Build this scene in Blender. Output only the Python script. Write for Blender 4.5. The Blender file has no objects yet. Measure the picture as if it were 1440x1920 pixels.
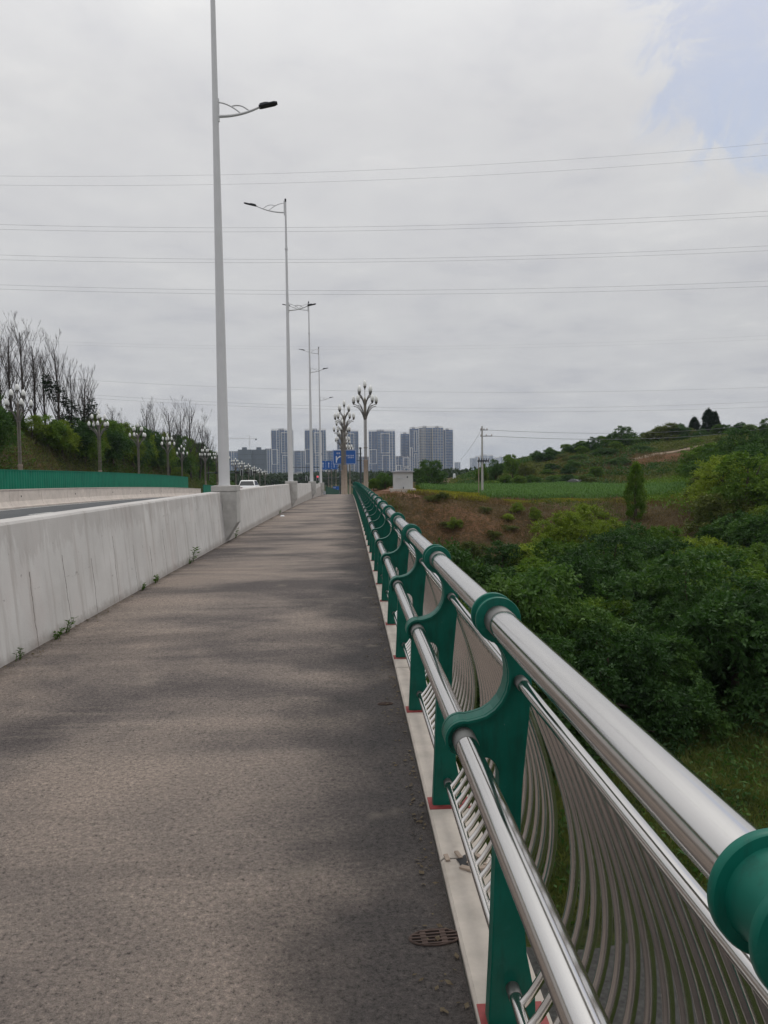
import bpy, bmesh, math, random
import numpy as np
from mathutils import Vector, Matrix

R = math.radians
rnd = random.Random(7)
rng = np.random.default_rng(11)
scene = bpy.context.scene
COL = scene.collection

# ------------------------------------------------------------------ camera
FPX, EYE = 1400.0, 1.6          # focal length in pixels of a 1440 x 1920 frame, eye height
YAW, PITCH, ROLL = math.atan(64.1/1400), math.atan(77.8/1400), 0.012
def camera_axes():
    f = Vector((math.sin(YAW)*math.cos(PITCH), math.cos(YAW)*math.cos(PITCH), -math.sin(PITCH)))
    r0 = Vector((math.cos(YAW), -math.sin(YAW), 0)); u0 = r0.cross(f)
    c, s = math.cos(ROLL), math.sin(ROLL)
    return r0*c - u0*s, u0*c + r0*s, f
CR, CU, CF = camera_axes()
cam = bpy.data.cameras.new('camera'); cam_o = bpy.data.objects.new('camera', cam); COL.objects.link(cam_o)
m = Matrix((CR, CU, -CF)).transposed().to_4x4(); m.translation = (0, 0, EYE)
cam_o.matrix_world = m
cam.sensor_fit = 'VERTICAL'; cam.sensor_height = 24.0; cam.lens = FPX/1920*24.0
cam.clip_start = 0.05; cam.clip_end = 30000
scene.camera = cam_o

def at(px, py, Y):
    """the point on the plane y = Y that is seen at photo pixel (px, py)"""
    d = CF*FPX + CR*(px-720) - CU*(py-960)
    return Vector((0, 0, EYE)) + d*(Y/d.y)

def pix(px, Y, py=885): return at(px, py, Y).x

# ------------------------------------------------------------------ helpers
class MB:
    def __init__(s): s.v = []; s.f = []; s.m = []
    def add(s, vs, fs, mi=0):
        o = len(s.v); s.v += [tuple(v) for v in vs]
        for f in fs: s.f.append(tuple(o+i for i in f)); s.m.append(mi)
        return s
    def box(s, x0, x1, y0, y1, z0, z1, mi=0):
        v = [(x0,y0,z0),(x1,y0,z0),(x1,y1,z0),(x0,y1,z0),(x0,y0,z1),(x1,y0,z1),(x1,y1,z1),(x0,y1,z1)]
        return s.add(v, [(0,3,2,1),(4,5,6,7),(0,1,5,4),(1,2,6,5),(2,3,7,6),(3,0,4,7)], mi)
    def prism_y(s, prof, y0, y1, mi=0):
        n = len(prof)
        v = [(x, y0, z) for x, z in prof] + [(x, y1, z) for x, z in prof]
        f = [tuple(range(n)), tuple(range(2*n-1, n-1, -1))] + [(i, i+n, (i+1) % n + n, (i+1) % n) for i in range(n)]
        return s.add(v, f, mi)
    def tube(s, pts, r, seg=10, mi=0, caps=True):
        pts = [Vector(p) for p in pts]; n = len(pts)
        rs = r if isinstance(r, (list, tuple)) else [r]*n
        t0 = (pts[1]-pts[0]).normalized()
        a = t0.cross(Vector((0, 0, 1)))
        if a.length < 1e-3: a = t0.cross(Vector((0, 1, 0)))
        a.normalize(); vs = []
        for i, p in enumerate(pts):
            t = (pts[min(i+1, n-1)]-pts[max(i-1, 0)]).normalized()
            a = (a - t*a.dot(t)).normalized(); b = t.cross(a)
            for k in range(seg):
                q = 2*math.pi*k/seg
                vs.append(p + (a*math.cos(q)+b*math.sin(q))*rs[i])
        fs = []
        for i in range(n-1):
            for k in range(seg):
                k2 = (k+1) % seg
                fs.append((i*seg+k, i*seg+k2, (i+1)*seg+k2, (i+1)*seg+k))
        if caps:
            fs.append(tuple(range(seg-1, -1, -1))); fs.append(tuple((n-1)*seg+k for k in range(seg)))
        return s.add(vs, fs, mi)
    def lathe(s, prof, c=(0, 0, 0), seg=14, axis='z', mi=0):
        vs = []; n = len(prof)
        for r, h in prof:
            for k in range(seg):
                q = 2*math.pi*k/seg
                if axis == 'z': vs.append((c[0]+r*math.cos(q), c[1]+r*math.sin(q), c[2]+h))
                elif axis == 'y': vs.append((c[0]+r*math.cos(q), c[1]+h, c[2]+r*math.sin(q)))
                else: vs.append((c[0]+h, c[1]+r*math.cos(q), c[2]+r*math.sin(q)))
        fs = [(i*seg+k, i*seg+(k+1) % seg, (i+1)*seg+(k+1) % seg, (i+1)*seg+k) for i in range(n-1) for k in range(seg)]
        fs.append(tuple(range(seg-1, -1, -1))); fs.append(tuple((n-1)*seg+k for k in range(seg)))
        return s.add(vs, fs, mi)
    def sweep(s, prof, ys, xf, zf, mi=0, closed=True):
        """profile (dx, dz) carried along y"""
        n = len(prof); vs = []
        for y in ys: vs += [(xf(y)+dx, y, zf(y)+dz) for dx, dz in prof]
        fs = []
        for i in range(len(ys)-1):
            for k in range(n if closed else n-1):
                k2 = (k+1) % n
                fs.append((i*n+k, (i+1)*n+k, (i+1)*n+k2, i*n+k2))
        if closed:
            fs.append(tuple(range(n))); fs.append(tuple((len(ys)-1)*n+k for k in range(n-1, -1, -1)))
        return s.add(vs, fs, mi)
    def build(s, name, mat, parent=None, smooth=False, bevel=0):
        me = bpy.data.meshes.new(name)
        me.from_pydata(s.v, [], s.f)
        mats = mat if isinstance(mat, (list, tuple)) else [mat]
        for q in mats: me.materials.append(q)
        if len(mats) > 1: me.polygons.foreach_set('material_index', s.m)
        bm = bmesh.new(); bm.from_mesh(me); bmesh.ops.recalc_face_normals(bm, faces=bm.faces)
        if smooth:
            for e in bm.edges:
                if len(e.link_faces) == 2 and e.calc_face_angle(0) > R(40): e.smooth = False
            for f in bm.faces: f.smooth = True
        bm.to_mesh(me); bm.free()
        o = bpy.data.objects.new(name, me); COL.objects.link(o)
        if parent: o.parent = parent
        if bevel:
            b = o.modifiers.new('bevel', 'BEVEL'); b.width = bevel; b.segments = 2; b.limit_method = 'ANGLE'; b.angle_limit = R(40)
        return o

def tag(o, label=None, cat=None, group=None, kind=None):
    if label: o['label'] = label
    if cat: o['category'] = cat
    if group: o['group'] = group
    if kind: o['kind'] = kind
    return o
def thing(name, label, cat, loc=(0, 0, 0), rz=0, group=None):
    o = bpy.data.objects.new(name, None); COL.objects.link(o)
    o.empty_display_size = 0.1; o.location = loc; o.rotation_euler = (0, 0, rz)
    return tag(o, label, cat, group)
KIDS = {}
def copy_tree(o, parent=None):
    c = o.copy(); COL.objects.link(c)
    if parent: c.parent = parent
    for ch in [x for x in o.children]: copy_tree(ch, c)
    return c
def dup(o, label, loc, rz=0, sc=1.0, group=None):
    c = copy_tree(o); c.location = loc; c.rotation_euler = (0, 0, rz)
    c.scale = sc if isinstance(sc, (tuple, list)) else (sc, sc, sc)
    c['label'] = label
    if group: c['group'] = group
    return c
ORD = ['first', 'second', 'third', 'fourth', 'fifth', 'sixth', 'seventh', 'eighth', 'ninth', 'tenth', 'eleventh', 'twelfth',
       'thirteenth', 'fourteenth', 'fifteenth', 'sixteenth', 'seventeenth', 'eighteenth', 'nineteenth']+['twent'+w for w in ('ieth', 'y-first', 'y-second', 'y-third', 'y-fourth', 'y-fifth', 'y-sixth', 'y-seventh', 'y-eighth', 'y-ninth')]

def np_mesh(name, verts, nper, mat, parent=None, smooth=False):
    """verts (N*nper,3): N separate polygons of nper corners"""
    n = len(verts)//nper
    me = bpy.data.meshes.new(name)
    me.vertices.add(len(verts)); me.vertices.foreach_set('co', verts.astype(np.float32).ravel())
    me.loops.add(len(verts)); me.loops.foreach_set('vertex_index', np.arange(len(verts), dtype=np.int32))
    me.polygons.add(n); me.polygons.foreach_set('loop_start', np.arange(0, n*nper, nper, dtype=np.int32))
    me.polygons.foreach_set('loop_total', np.full(n, nper, dtype=np.int32))
    if smooth: me.polygons.foreach_set('use_smooth', np.ones(n, dtype=bool))
    me.update(calc_edges=True)
    me.materials.append(mat)
    o = bpy.data.objects.new(name, me); COL.objects.link(o)
    if parent: o.parent = parent
    return o

# ------------------------------------------------------------------ materials
class NT:
    def __init__(s, name):
        s.mat = bpy.data.materials.new(name); s.mat.use_nodes = True
        s.t = s.mat.node_tree; s.b = s.t.nodes['Principled BSDF']
    def n(s, typ, **kw):
        x = s.t.nodes.new(typ)
        for k, v in kw.items():
            if k.startswith('_'): setattr(x, k[1:], v)
            else: x.inputs[k.replace('__', ' ')].default_value = v
        return x
    def l(s, a, b): s.t.links.new(a, b)
    def pos(s, scale=(1, 1, 1), obj=True):
        tc = s.n('ShaderNodeTexCoord'); mp = s.n('ShaderNodeMapping'); mp.inputs['Scale'].default_value = scale
        s.l(tc.outputs['Object'], mp.inputs['Vector']); return mp.outputs['Vector']
    def noise(s, scale, detail=4, rough=.6, vec=None, dist=0):
        x = s.n('ShaderNodeTexNoise', Scale=scale, Detail=detail, Roughness=rough, Distortion=dist)
        if vec is not None: s.l(vec, x.inputs['Vector'])
        return x.outputs['Fac']
    def ramp(s, fac, stops):
        x = s.n('ShaderNodeValToRGB'); e = x.color_ramp.elements
        while len(e) < len(stops): e.new(.5)
        for i, (p, c) in enumerate(stops):
            e[i].position = p; e[i].color = (*c, 1) if len(c) == 3 else c
        s.l(fac, x.inputs['Fac']); return x.outputs['Color']
    def mix(s, fac, a, b, mode='MIX'):
        x = s.n('ShaderNodeMix', _data_type='RGBA', _blend_type=mode)
        for k, v in (('Factor', fac), ('A', a), ('B', b)):
            sock = [i for i in x.inputs if i.name == k and i.type == ('VALUE' if k == 'Factor' else 'RGBA')][0]
            if hasattr(v, 'links'): s.l(v, sock)
            else: sock.default_value = v if k == 'Factor' else (*v, 1)
        return [o for o in x.outputs if o.type == 'RGBA'][0]
    def math(s, op, a, b=0.0, clamp=False):
        x = s.n('ShaderNodeMath', _operation=op, _use_clamp=clamp)
        for i, v in enumerate((a, b)):
            if hasattr(v, 'links'): s.l(v, x.inputs[i])
            else: x.inputs[i].default_value = v
        return x.outputs[0]
    def bump(s, h, strength=.3, dist=.01):
        x = s.n('ShaderNodeBump', Strength=strength, Distance=dist); s.l(h, x.inputs['Height'])
        s.l(x.outputs['Normal'], s.b.inputs['Normal'])
    def col(s, c):
        if hasattr(c, 'links'): s.l(c, s.b.inputs['Base Color'])
        else: s.b.inputs['Base Color'].default_value = (*c, 1)
        return s
    def set(s, rough=.6, metal=0, spec=.5):
        s.b.inputs['Roughness'].default_value = rough; s.b.inputs['Metallic'].default_value = metal
        s.b.inputs['Specular IOR Level'].default_value = spec; return s

def paint(name, c, rough=.5, metal=0, var=.12, scale=3.0, spec=.5):
    t = NT(name); f = t.noise(scale, 5, .6, t.pos())
    lo = tuple(x*(1-var) for x in c); hi = tuple(min(1, x*(1+var)) for x in c)
    t.col(t.ramp(f, [(.3, lo), (.7, hi)])).set(rough, metal, spec); return t.mat

M = {}
def mat_path():
    t = NT('path_asphalt'); v = t.pos()
    big = t.noise(1.0, 4, .55, t.pos((.22, .55, 1)), .8)
    band = t.noise(1.0, 4, .6, t.pos((.35, .45, 1)), 1.0)
    s = t.math('ADD', t.math('MULTIPLY', big, .55), t.math('MULTIPLY', band, .45))
    base = t.ramp(s, [(.40, (.095, .083, .081)), (.46, (.145, .125, .117)), (.52, (.215, .182, .162)), (.60, (.275, .228, .198))])
    joint = t.noise(1.0, 4, .6, t.pos((.13, .80, 1)), .7)
    base = t.mix(t.ramp(joint, [(.54, (0, 0, 0)), (.64, (.65, .65, .65))]), base, (.27, .23, .20))
    base = t.mix(t.ramp(joint, [(.32, (.6, .6, .6)), (.45, (0, 0, 0))]), base, (.095, .083, .080))
    # bare dark strip by the kerb, where no dust settles
    sp = t.n('ShaderNodeSeparateXYZ'); t.l(v, sp.inputs[0])
    edge = t.math('ADD', sp.outputs['X'], t.math('MULTIPLY', t.math('SUBTRACT', t.noise(.75, 4, .6, v), .5), 2.6))
    edge = t.ramp(t.math('ADD', edge, .62), [(.10, (0, 0, 0)), (.80, (1, 1, 1))])
    base = t.mix(t.math('MULTIPLY', edge, .85), base, (.050, .047, .049))
    fine = t.n('ShaderNodeTexVoronoi', Scale=115.0); t.l(v, fine.inputs['Vector'])
    f2 = t.noise(44, 9, .86, v)
    grain = t.ramp(f2, [(.37, (.10, .095, .10)), (.455, (.80, .80, .80)), (.55, (1.12, 1.11, 1.10)), (.66, (1.9, 1.82, 1.74))])
    vc = t.noise(330, 2, .6, v)
    grain2 = t.ramp(vc, [(.35, (.70, .70, .70)), (.65, (1.3, 1.3, 1.3))])
    c = t.mix(.95, base, grain, 'MULTIPLY'); c = t.mix(.8, c, grain2, 'MULTIPLY')
    pale = t.ramp(t.noise(2.3, 3, .5, v), [(.64, (0, 0, 0)), (.74, (1, 1, 1))])
    c = t.mix(t.math('MULTIPLY', pale, .35), c, (.28, .24, .20))
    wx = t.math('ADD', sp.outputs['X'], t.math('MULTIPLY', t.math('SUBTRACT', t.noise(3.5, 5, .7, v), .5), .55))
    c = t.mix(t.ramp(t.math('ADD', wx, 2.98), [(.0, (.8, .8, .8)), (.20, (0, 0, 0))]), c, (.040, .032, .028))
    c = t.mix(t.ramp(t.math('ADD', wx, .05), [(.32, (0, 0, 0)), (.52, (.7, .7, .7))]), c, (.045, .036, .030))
    t.col(c).set(.9, 0, .25); t.bump(t.math('ADD', f2, t.math('MULTIPLY', fine.outputs['Distance'], .8)), .85, .012)
    return t.mat
def mat_wall():
    t = NT('painted_concrete'); v = t.pos()
    a = t.noise(1.3, 5, .6, v); st = t.noise(1.0, 6, .65, t.pos((3, 5.5, .45)))
    base = t.ramp(a, [(.3, (.48, .468, .458)), (.7, (.60, .588, .578))])
    base = t.mix(t.ramp(st, [(.50, (0, 0, 0)), (.70, (.7, .7, .7))]), base, (.34, .31, .29))
    pk = t.ramp(t.noise(.9, 3, .6, t.pos((1, 1, .6))), [(.55, (0, 0, 0)), (.75, (.5, .5, .5))])
    base = t.mix(pk, base, (.50, .42, .40))
    sp = t.n('ShaderNodeSeparateXYZ'); t.l(v, sp.inputs[0])
    wob = t.math('MULTIPLY', t.math('SUBTRACT', t.noise(1.2, 5, .7, v), .5), .16)
    fr = t.math('FRACT', t.math('DIVIDE', t.math('ADD', sp.outputs['Y'], wob), .83))
    line = t.math('COMPARE', fr, .5); line.node.inputs[2].default_value = .010
    up = t.math('LESS_THAN', sp.outputs['Z'], t.math('ADD', .15, t.math('MULTIPLY', t.noise(.5, 2, .5, t.pos((0, 1, 0))), 1.1)))
    base = t.mix(t.math('MULTIPLY', t.math('MULTIPLY', line, up), .75), base, (.14, .12, .11))
    sc = t.noise(1.0, 2, .6, t.pos((1, .7, 14))); chip = t.noise(14, 3, .7, v)
    base = t.mix(t.math('MULTIPLY', t.math('GREATER_THAN', t.math('MULTIPLY', sc, chip), .42), .5), base, (.2, .18, .17))
    tp = t.ramp(t.math('ADD', sp.outputs['Z'], t.math('MULTIPLY', t.math('SUBTRACT', t.noise(1.0, 5, .75, t.pos((3, 3.2, .7))), .5), 1.5)), [(.90, (0, 0, 0)), (1.5, (.26, .26, .26))])
    base = t.mix(tp, base, (.27, .24, .225))
    # scuffed dirty upper edge and damp dirty foot
    tz = t.math('ADD', sp.outputs['Z'], t.math('MULTIPLY', t.math('SUBTRACT', t.noise(9, 4, .7, v), .5), .22))
    foot = t.ramp(tz, [(.0, (1, 1, 1)), (.10, (0, 0, 0))])
    base = t.mix(t.math('MULTIPLY', foot, .55), base, (.20, .17, .15))
    t.col(base).set(.8, 0, .3); t.bump(t.noise(40, 4, .6, v), .25, .006); return t.mat
def mat_concrete(name, c, sc=4, var=.22, stain=(.2, .17, .15)):
    t = NT(name); v = t.pos(); a = t.noise(sc, 6, .65, v)
    lo = tuple(x*(1-var) for x in c); hi = tuple(x*(1+var) for x in c)
    b = t.ramp(a, [(.3, lo), (.7, hi)])
    b = t.mix(t.ramp(t.noise(sc*.4, 5, .7, t.pos((1, 1, .4))), [(.55, (0, 0, 0)), (.75, (.6, .6, .6))]), b, stain)
    t.col(b).set(.85, 0, .25); t.bump(t.noise(50, 4, .7, v), .3, .006); return t.mat
def mat_steel(name, c=(.62, .60, .585), rough=.2):
    t = NT(name); f = t.noise(3, 4, .55, t.pos((3, .5, 3))); g = t.noise(25, 3, .6, t.pos((1, .15, 1)))
    t.col(t.ramp(f, [(.3, tuple(x*.90 for x in c)), (.7, c)])).set(rough, 1.0)
    rr = t.ramp(t.math('ADD', t.math('MULTIPLY', f, .6), t.math('MULTIPLY', g, .4)), [(.35, (rough*.75,)*3), (.65, (rough*1.4,)*3)])
    t.l(rr, t.b.inputs['Roughness']); return t.mat
def mat_green():
    t = NT('green_enamel'); v = t.pos(); f = t.noise(7, 5, .65, v)
    c = t.ramp(f, [(.3, (.0008, .082, .058)), (.7, (.001, .112, .080))])
    du = t.ramp(t.noise(16, 6, .8, v), [(.57, (0, 0, 0)), (.74, (.6, .6, .6))])
    ch = t.ramp(t.noise(70, 3, .7, v), [(.70, (0, 0, 0)), (.73, (.8, .8, .8))])
    gm = t.ramp(t.noise(1.0, 5, .7, t.pos((30, 30, 4))), [(.52, (0, 0, 0)), (.72, (.55, .55, .55))])
    c = t.mix(gm, c, (.006, .034, .028))
    c = t.mix(du, c, (.02, .135, .105))
    c = t.mix(ch, c, (.10, .17, .14))
    t.col(c).set(.36, 0, .28); t.l(t.ramp(f, [(.3, (.28,)*3), (.7, (.5,)*3)]), t.b.inputs['Roughness']); return t.mat
def mat_leaf(name, lo, mid, hi, sc=.9, rough=.6, trans=.3):
    t = NT(name); v = t.pos(); f = t.noise(sc, 3, .6, v); g = t.noise(sc*9, 2, .6, v)
    oi = t.n('ShaderNodeObjectInfo')
    s = t.math('ADD', t.math('ADD', t.math('MULTIPLY', f, .55), t.math('MULTIPLY', g, .35)), t.math('MULTIPLY', oi.outputs['Random'], .22))
    c = t.ramp(s, [(.36, lo), (.55, mid), (.74, hi)])
    t.col(c).set(rough, 0, .16)
    tr = t.n('ShaderNodeBsdfTranslucent'); t.l(t.mix(1.0, c, (1.1, 1.25, .6), 'MULTIPLY'), tr.inputs['Color'])
    mx = t.n('ShaderNodeMixShader', Fac=trans); out = t.t.nodes['Material Output']
    t.l(t.b.outputs[0], mx.inputs[1]); t.l(tr.outputs[0], mx.inputs[2]); t.l(mx.outputs[0], out.inputs['Surface'])
    return t.mat
def mat_bark(name, c):
    t = NT(name); f = t.noise(9, 5, .7, t.pos((4, 4, .8)))
    t.col(t.ramp(f, [(.3, tuple(x*.55 for x in c)), (.7, c)])).set(.9, 0, .2); t.bump(f, .5, .02); return t.mat
def mat_ground():
    t = NT('earth_and_grass'); v = t.pos()
    at_ = t.n('ShaderNodeAttribute', _attribute_name='soil'); at2 = t.n('ShaderNodeAttribute', _attribute_name='dry')
    n1 = t.noise(.35, 6, .65, v); n2 = t.noise(2.6, 5, .7, v); n3 = t.noise(11, 4, .7, v)
    gr = t.ramp(n2, [(.3, (.018, .030, .010)), (.55, (.040, .055, .016)), (.75, (.075, .078, .026))])
    dr = t.ramp(n2, [(.3, (.055, .038, .020)), (.55, (.095, .070, .038)), (.75, (.14, .11, .06))])
    so = t.ramp(n2, [(.3, (.085, .044, .024)), (.6, (.165, .090, .050)), (.8, (.23, .140, .080))])
    wd = t.ramp(t.math('ADD', at2.outputs['Fac'], t.math('SUBTRACT', n1, .5)), [(.35, (0, 0, 0)), (.6, (1, 1, 1))])
    ws = t.ramp(t.math('ADD', at_.outputs['Fac'], t.math('MULTIPLY', t.math('SUBTRACT', n2, .5), .9)), [(.42, (0, 0, 0)), (.58, (1, 1, 1))])
    c = t.mix(ws, t.mix(wd, gr, dr), so)
    c = t.mix(.6, c, t.ramp(n3, [(.3, (.55, .55, .55)), (.7, (1.25, 1.25, 1.25))]), 'MULTIPLY')
    t.col(c).set(.95, 0, .1); t.bump(t.math('ADD', n2, n3), .9, .15); return t.mat
def mat_road():
    t = NT('road_asphalt'); v = t.pos()
    f = t.noise(.25, 5, .6, t.pos((1, .25, 1))); g = t.noise(60, 3, .7, v)
    c = t.ramp(f, [(.3, (.062, .066, .072)), (.7, (.088, .092, .098))])
    c = t.mix(.7, c, t.ramp(g, [(.3, (.7, .7, .7)), (.7, (1.2, 1.2, 1.2))]), 'MULTIPLY')
    t.col(c).set(.85, 0, .3); t.bump(g, .4, .008); return t.mat
def mat_glassy(name, lo, hi, scale=.35):
    t = NT(name); v = t.n('ShaderNodeTexVoronoi', Scale=scale); t.l(t.pos(), v.inputs['Vector'])
    t.col(t.mix(v.outputs['Color'], lo, hi)).set(.2, 0, .6); return t.mat

M['path'] = mat_path(); M['wall'] = mat_wall(); M['steel'] = mat_steel('stainless_steel', (.74, .72, .70), .13); M['green'] = mat_green()
M['steel_dull'] = mat_steel('stainless_steel_brushed', (.80, .775, .75), .17)
M['sleeve'] = mat_steel('galvanised_sleeve', (.22, .22, .215), .5)
M['kerb'] = mat_concrete('kerb_concrete', (.46, .415, .37), 5, .16, (.26, .22, .18))
M['plinth'] = mat_concrete('plinth_concrete', (.42, .41, .395), 4, .2)
M['deck'] = mat_concrete('deck_concrete', (.26, .25, .24), 2)
M['median'] = mat_concrete('median_concrete', (.56, .50, .455), 1.5, .13, (.36, .30, .27))
M['lampbase'] = mat_concrete('lamp_column_stone', (.34, .275, .225), 3, .15, (.22, .18, .15))
M['road'] = mat_road(); M['ground'] = mat_ground()
M['mark'] = paint('road_paint', (.62, .62, .60), .7, 0, .25, 8)
M['red'] = paint('red_primer', (.23, .035, .035), .6, 0, .3, 25)
M['pole'] = paint('white_pole_paint', (.62, .62, .635), .35, 0, .05, 2)
M['lampgrey'] = paint('grey_lamp_paint', (.16, .15, .14), .45, .3, .15, 6)
M['lamptube'] = paint('bronze_lamp_tube', (.21, .185, .16), .5, .2, .15, 6)
M['dark'] = paint('dark_lamp_housing', (.018, .020, .030), .5, 0, .2, 6)
M['frosted'] = paint('frosted_lamp_glass', (.78, .78, .76), .25, 0, .05, 4)
M['hoard'] = paint('green_hoarding', (.001, .165, .098), .6, 0, .15, 1.1, .2)
M['hoardpost'] = paint('green_hoarding_post', (.003, .07, .045), .6, 0, .2, 3)
M['signblue'] = paint('sign_blue', (.012, .105, .40), .45, 0, .08, 1)
M['signwhite'] = paint('sign_white', (.75, .77, .80), .5, 0, .05, 4)
M['mast'] = paint('dark_mast_paint', (.045, .055, .065), .5, .2, .2, 3)
M['black'] = paint('black_plastic', (.012, .012, .014), .5, 0, .2, 5)
M['hut'] = paint('white_sheet_metal', (.50, .51, .52), .5, 0, .05, 2)
M['hutroof'] = paint('hut_roof_metal', (.36, .37, .42), .5, 0, .08, 2)
M['bark'] = mat_bark('bark', (.11, .085, .065)); M['barebark'] = mat_bark('bare_bark', (.075, .062, .055))
M['l_dark'] = mat_leaf('leaf_dark', (0.0198, 0.0480, 0.0143), (0.0418, 0.0936, 0.0242), (0.0935, 0.1680, 0.0374))
M['l_mid'] = mat_leaf('leaf_mid', (0.0336, 0.0720, 0.0110), (0.0762, 0.1416, 0.0187), (0.1456, 0.2280, 0.0330))
M['l_light'] = mat_leaf('leaf_light', (0.0605, 0.1008, 0.0100), (0.1375, 0.1960, 0.0200), (0.2310, 0.2912, 0.0360))
M['l_con'] = mat_leaf('leaf_conifer', (.010, .020, .014), (.016, .032, .018), (.028, .050, .022))
M['l_olive'] = mat_leaf('leaf_olive', (0.0469, 0.0662, 0.0166), (0.0911, 0.1104, 0.0276), (0.1518, 0.1628, 0.0497))
M['l_corn'] = mat_leaf('leaf_corn', (0.0270, 0.0729, 0.0178), (0.0540, 0.1276, 0.0297), (0.1013, 0.1944, 0.0446), 2)
M['l_yel'] = mat_leaf('leaf_yellow', (.10, .105, .014), (.20, .19, .022), (.30, .27, .04), 2)
M['l_dry'] = mat_leaf('dry_grass', (.080, .054, .026), (.140, .096, .048), (.22, .16, .085), .5)
M['l_far'] = mat_leaf('leaf_far', (.015, .028, .015), (.026, .045, .020), (.042, .064, .028), .02)
M['weed'] = mat_leaf('leaf_weed', (.03, .07, .012), (.06, .12, .02), (.10, .17, .035), 9)

# ------------------------------------------------------------------ profiles of the land
def zr(Y):
    return -0.00015*Y*Y if Y < 110 else max(-1.815-0.033*(Y-110), -9.5)
def S(a, b, x):
    t = np.clip((np.asarray(x, float)-a)/(b-a), 0, 1); return t*t*(3-2*t)
def wob(x, y, k=1.0):
    return (np.sin(.31*k*x+1.7*np.sin(.17*k*y))+np.sin(.23*k*y+1.3*np.sin(.29*k*x+2))+.6*np.sin(.71*k*x+.53*k*y))/2.6
def zr_np(Y):
    Y = np.asarray(Y, float)
    return np.where(Y < 110, -0.00015*Y*Y, np.maximum(-1.815-0.033*(Y-110), -9.5))
def T(X, Y):
    X = np.asarray(X, float); Y = np.asarray(Y, float)
    rd = zr_np(Y)-.35
    far = -2-8*S(150, 420, Y)
    val = -9+10.5*S(20, 54, X)
    pla = -1.1-.9*S(5, 20, X)
    pla = np.where(Y > 140, np.minimum(pla, far), pla)+np.clip(.16*(X-35-np.clip(.32*(Y-85), 0, 17)), 0, 9)*(1-S(200, 400, Y))
    bank = S(55, 76, Y+2.2*wob(X, Y*.5, .8))
    bank = bank**.75
    right = val+(pla-val)*bank
    ridge = np.interp(X, [20, 30, 40, 52, 65, 86, 114, 200, 400], [-2, -1.2, 1.6, 4.4, 6.2, 8.6, 9.6, 12, 13])
    fac = S(137, 186, Y)*(1-.97*S(208, 330, Y))
    right = np.maximum(right, right+(np.maximum(ridge, right)-right)*fac)
    edge0 = np.where(Y < 70, -6.0, .8); edge1 = np.where(Y < 70, 1.0, 4.0)
    wr = np.clip((X-edge0)/(edge1-edge0), 0, 1); wr = wr*wr*(3-2*wr)
    left = rd+(8.6-1.6*S(90, 150, Y)+.8*wob(X, Y, .3))*S(-32.8, -40.5, X)*(1-.75*S(200, 330, Y))
    z = left+(right-left)*wr
    off = np.where((X > -33) & (X < 1.5), 0.0, 1.0)
    z = z+off*(.22*wob(X, Y, 1.3)+.12*wob(X+9, Y+4, 3.1))
    farw = S(420, 700, Y)
    z = z*(1-farw)+(-10.5)*farw
    return z

CUT_Y = 163.0
def cut_x(Y): return 72.5+(Y-CUT_Y)*.45
def ground():
    xs = np.concatenate([np.array([-4500, -2500, -1400, -800, -450, -260, -160, -110, -85]), np.arange(-70, -33, 1.6), np.array([-33, -24, -12, -6, -4, -2.5, -1]),
                         np.arange(.2, 60, 1.0), np.arange(60, 130, 2.2), np.array([135, 150, 175, 210, 260, 340, 460, 700, 1200, 2500, 4500])])
    ys = np.concatenate([np.array([-300, -120, -50, -20, 0, 8]), np.arange(12, 30, 1.2), np.arange(30, 90, .9), np.arange(90, 215, 1.6), np.arange(216, 300, 5), np.array([310, 330, 360, 400, 460, 540, 650, 800, 1100, 1600, 2400, 3600, 5200])])
    nx, ny = len(xs), len(ys)
    X, Y = np.meshgrid(xs, ys); Z = T(X, Y)
    v = np.stack([X, Y, Z], -1).reshape(-1, 3)
    i = np.arange((ny-1)*(nx-1)); r, c = i//(nx-1), i % (nx-1); a = r*nx+c
    f = np.stack([a, a+1, a+nx+1, a+nx], 1)
    me = bpy.data.meshes.new('ground'); me.from_pydata(v.tolist(), [], f.tolist())
    me.polygons.foreach_set('use_smooth', np.ones(len(f), dtype=bool))
    # where bare soil and dry grass lie
    Xf, Yf = X.ravel(), Y.ravel()
    soil = .1+.55*S(60, 68, Yf)*(1-S(74.5, 76.5, Yf))*(Xf > 2)*(.6+.5*wob(Xf, Yf, .6))*(1-S(24, 34, Xf))
    fld = (Yf > 75) & (Yf < 137) & (Xf > 3.0) & (Xf < 38)
    soil = np.where(fld, .8, soil)
    soil = np.maximum(soil, 1.0*np.exp(-((Xf-34)/3.5)**2-((Yf-150)/7)**2))
    soil = np.maximum(soil, 1.1*np.exp(-((Xf-cut_x(Yf))/11)**4-((Yf-CUT_Y+2.5)/4.5)**4))
    dry = .25+.5*S(50, 60, Yf)*(Xf > 2)*(1-S(26, 40, Xf))+.3*S(138, 150, Yf)*(Xf > 30)+.25*S(-30, -36, Xf)*(1-S(95, 120, Yf))
    for nme, arr in (('soil', soil), ('dry', dry)):
        at_ = me.attributes.new(nme, 'FLOAT', 'POINT'); at_.data.foreach_set('value', arr.astype(np.float32))
    me.materials.append(M['ground'])
    o = bpy.data.objects.new('ground', me); COL.objects.link(o); tag(o, kind='structure')
ground()

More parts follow.
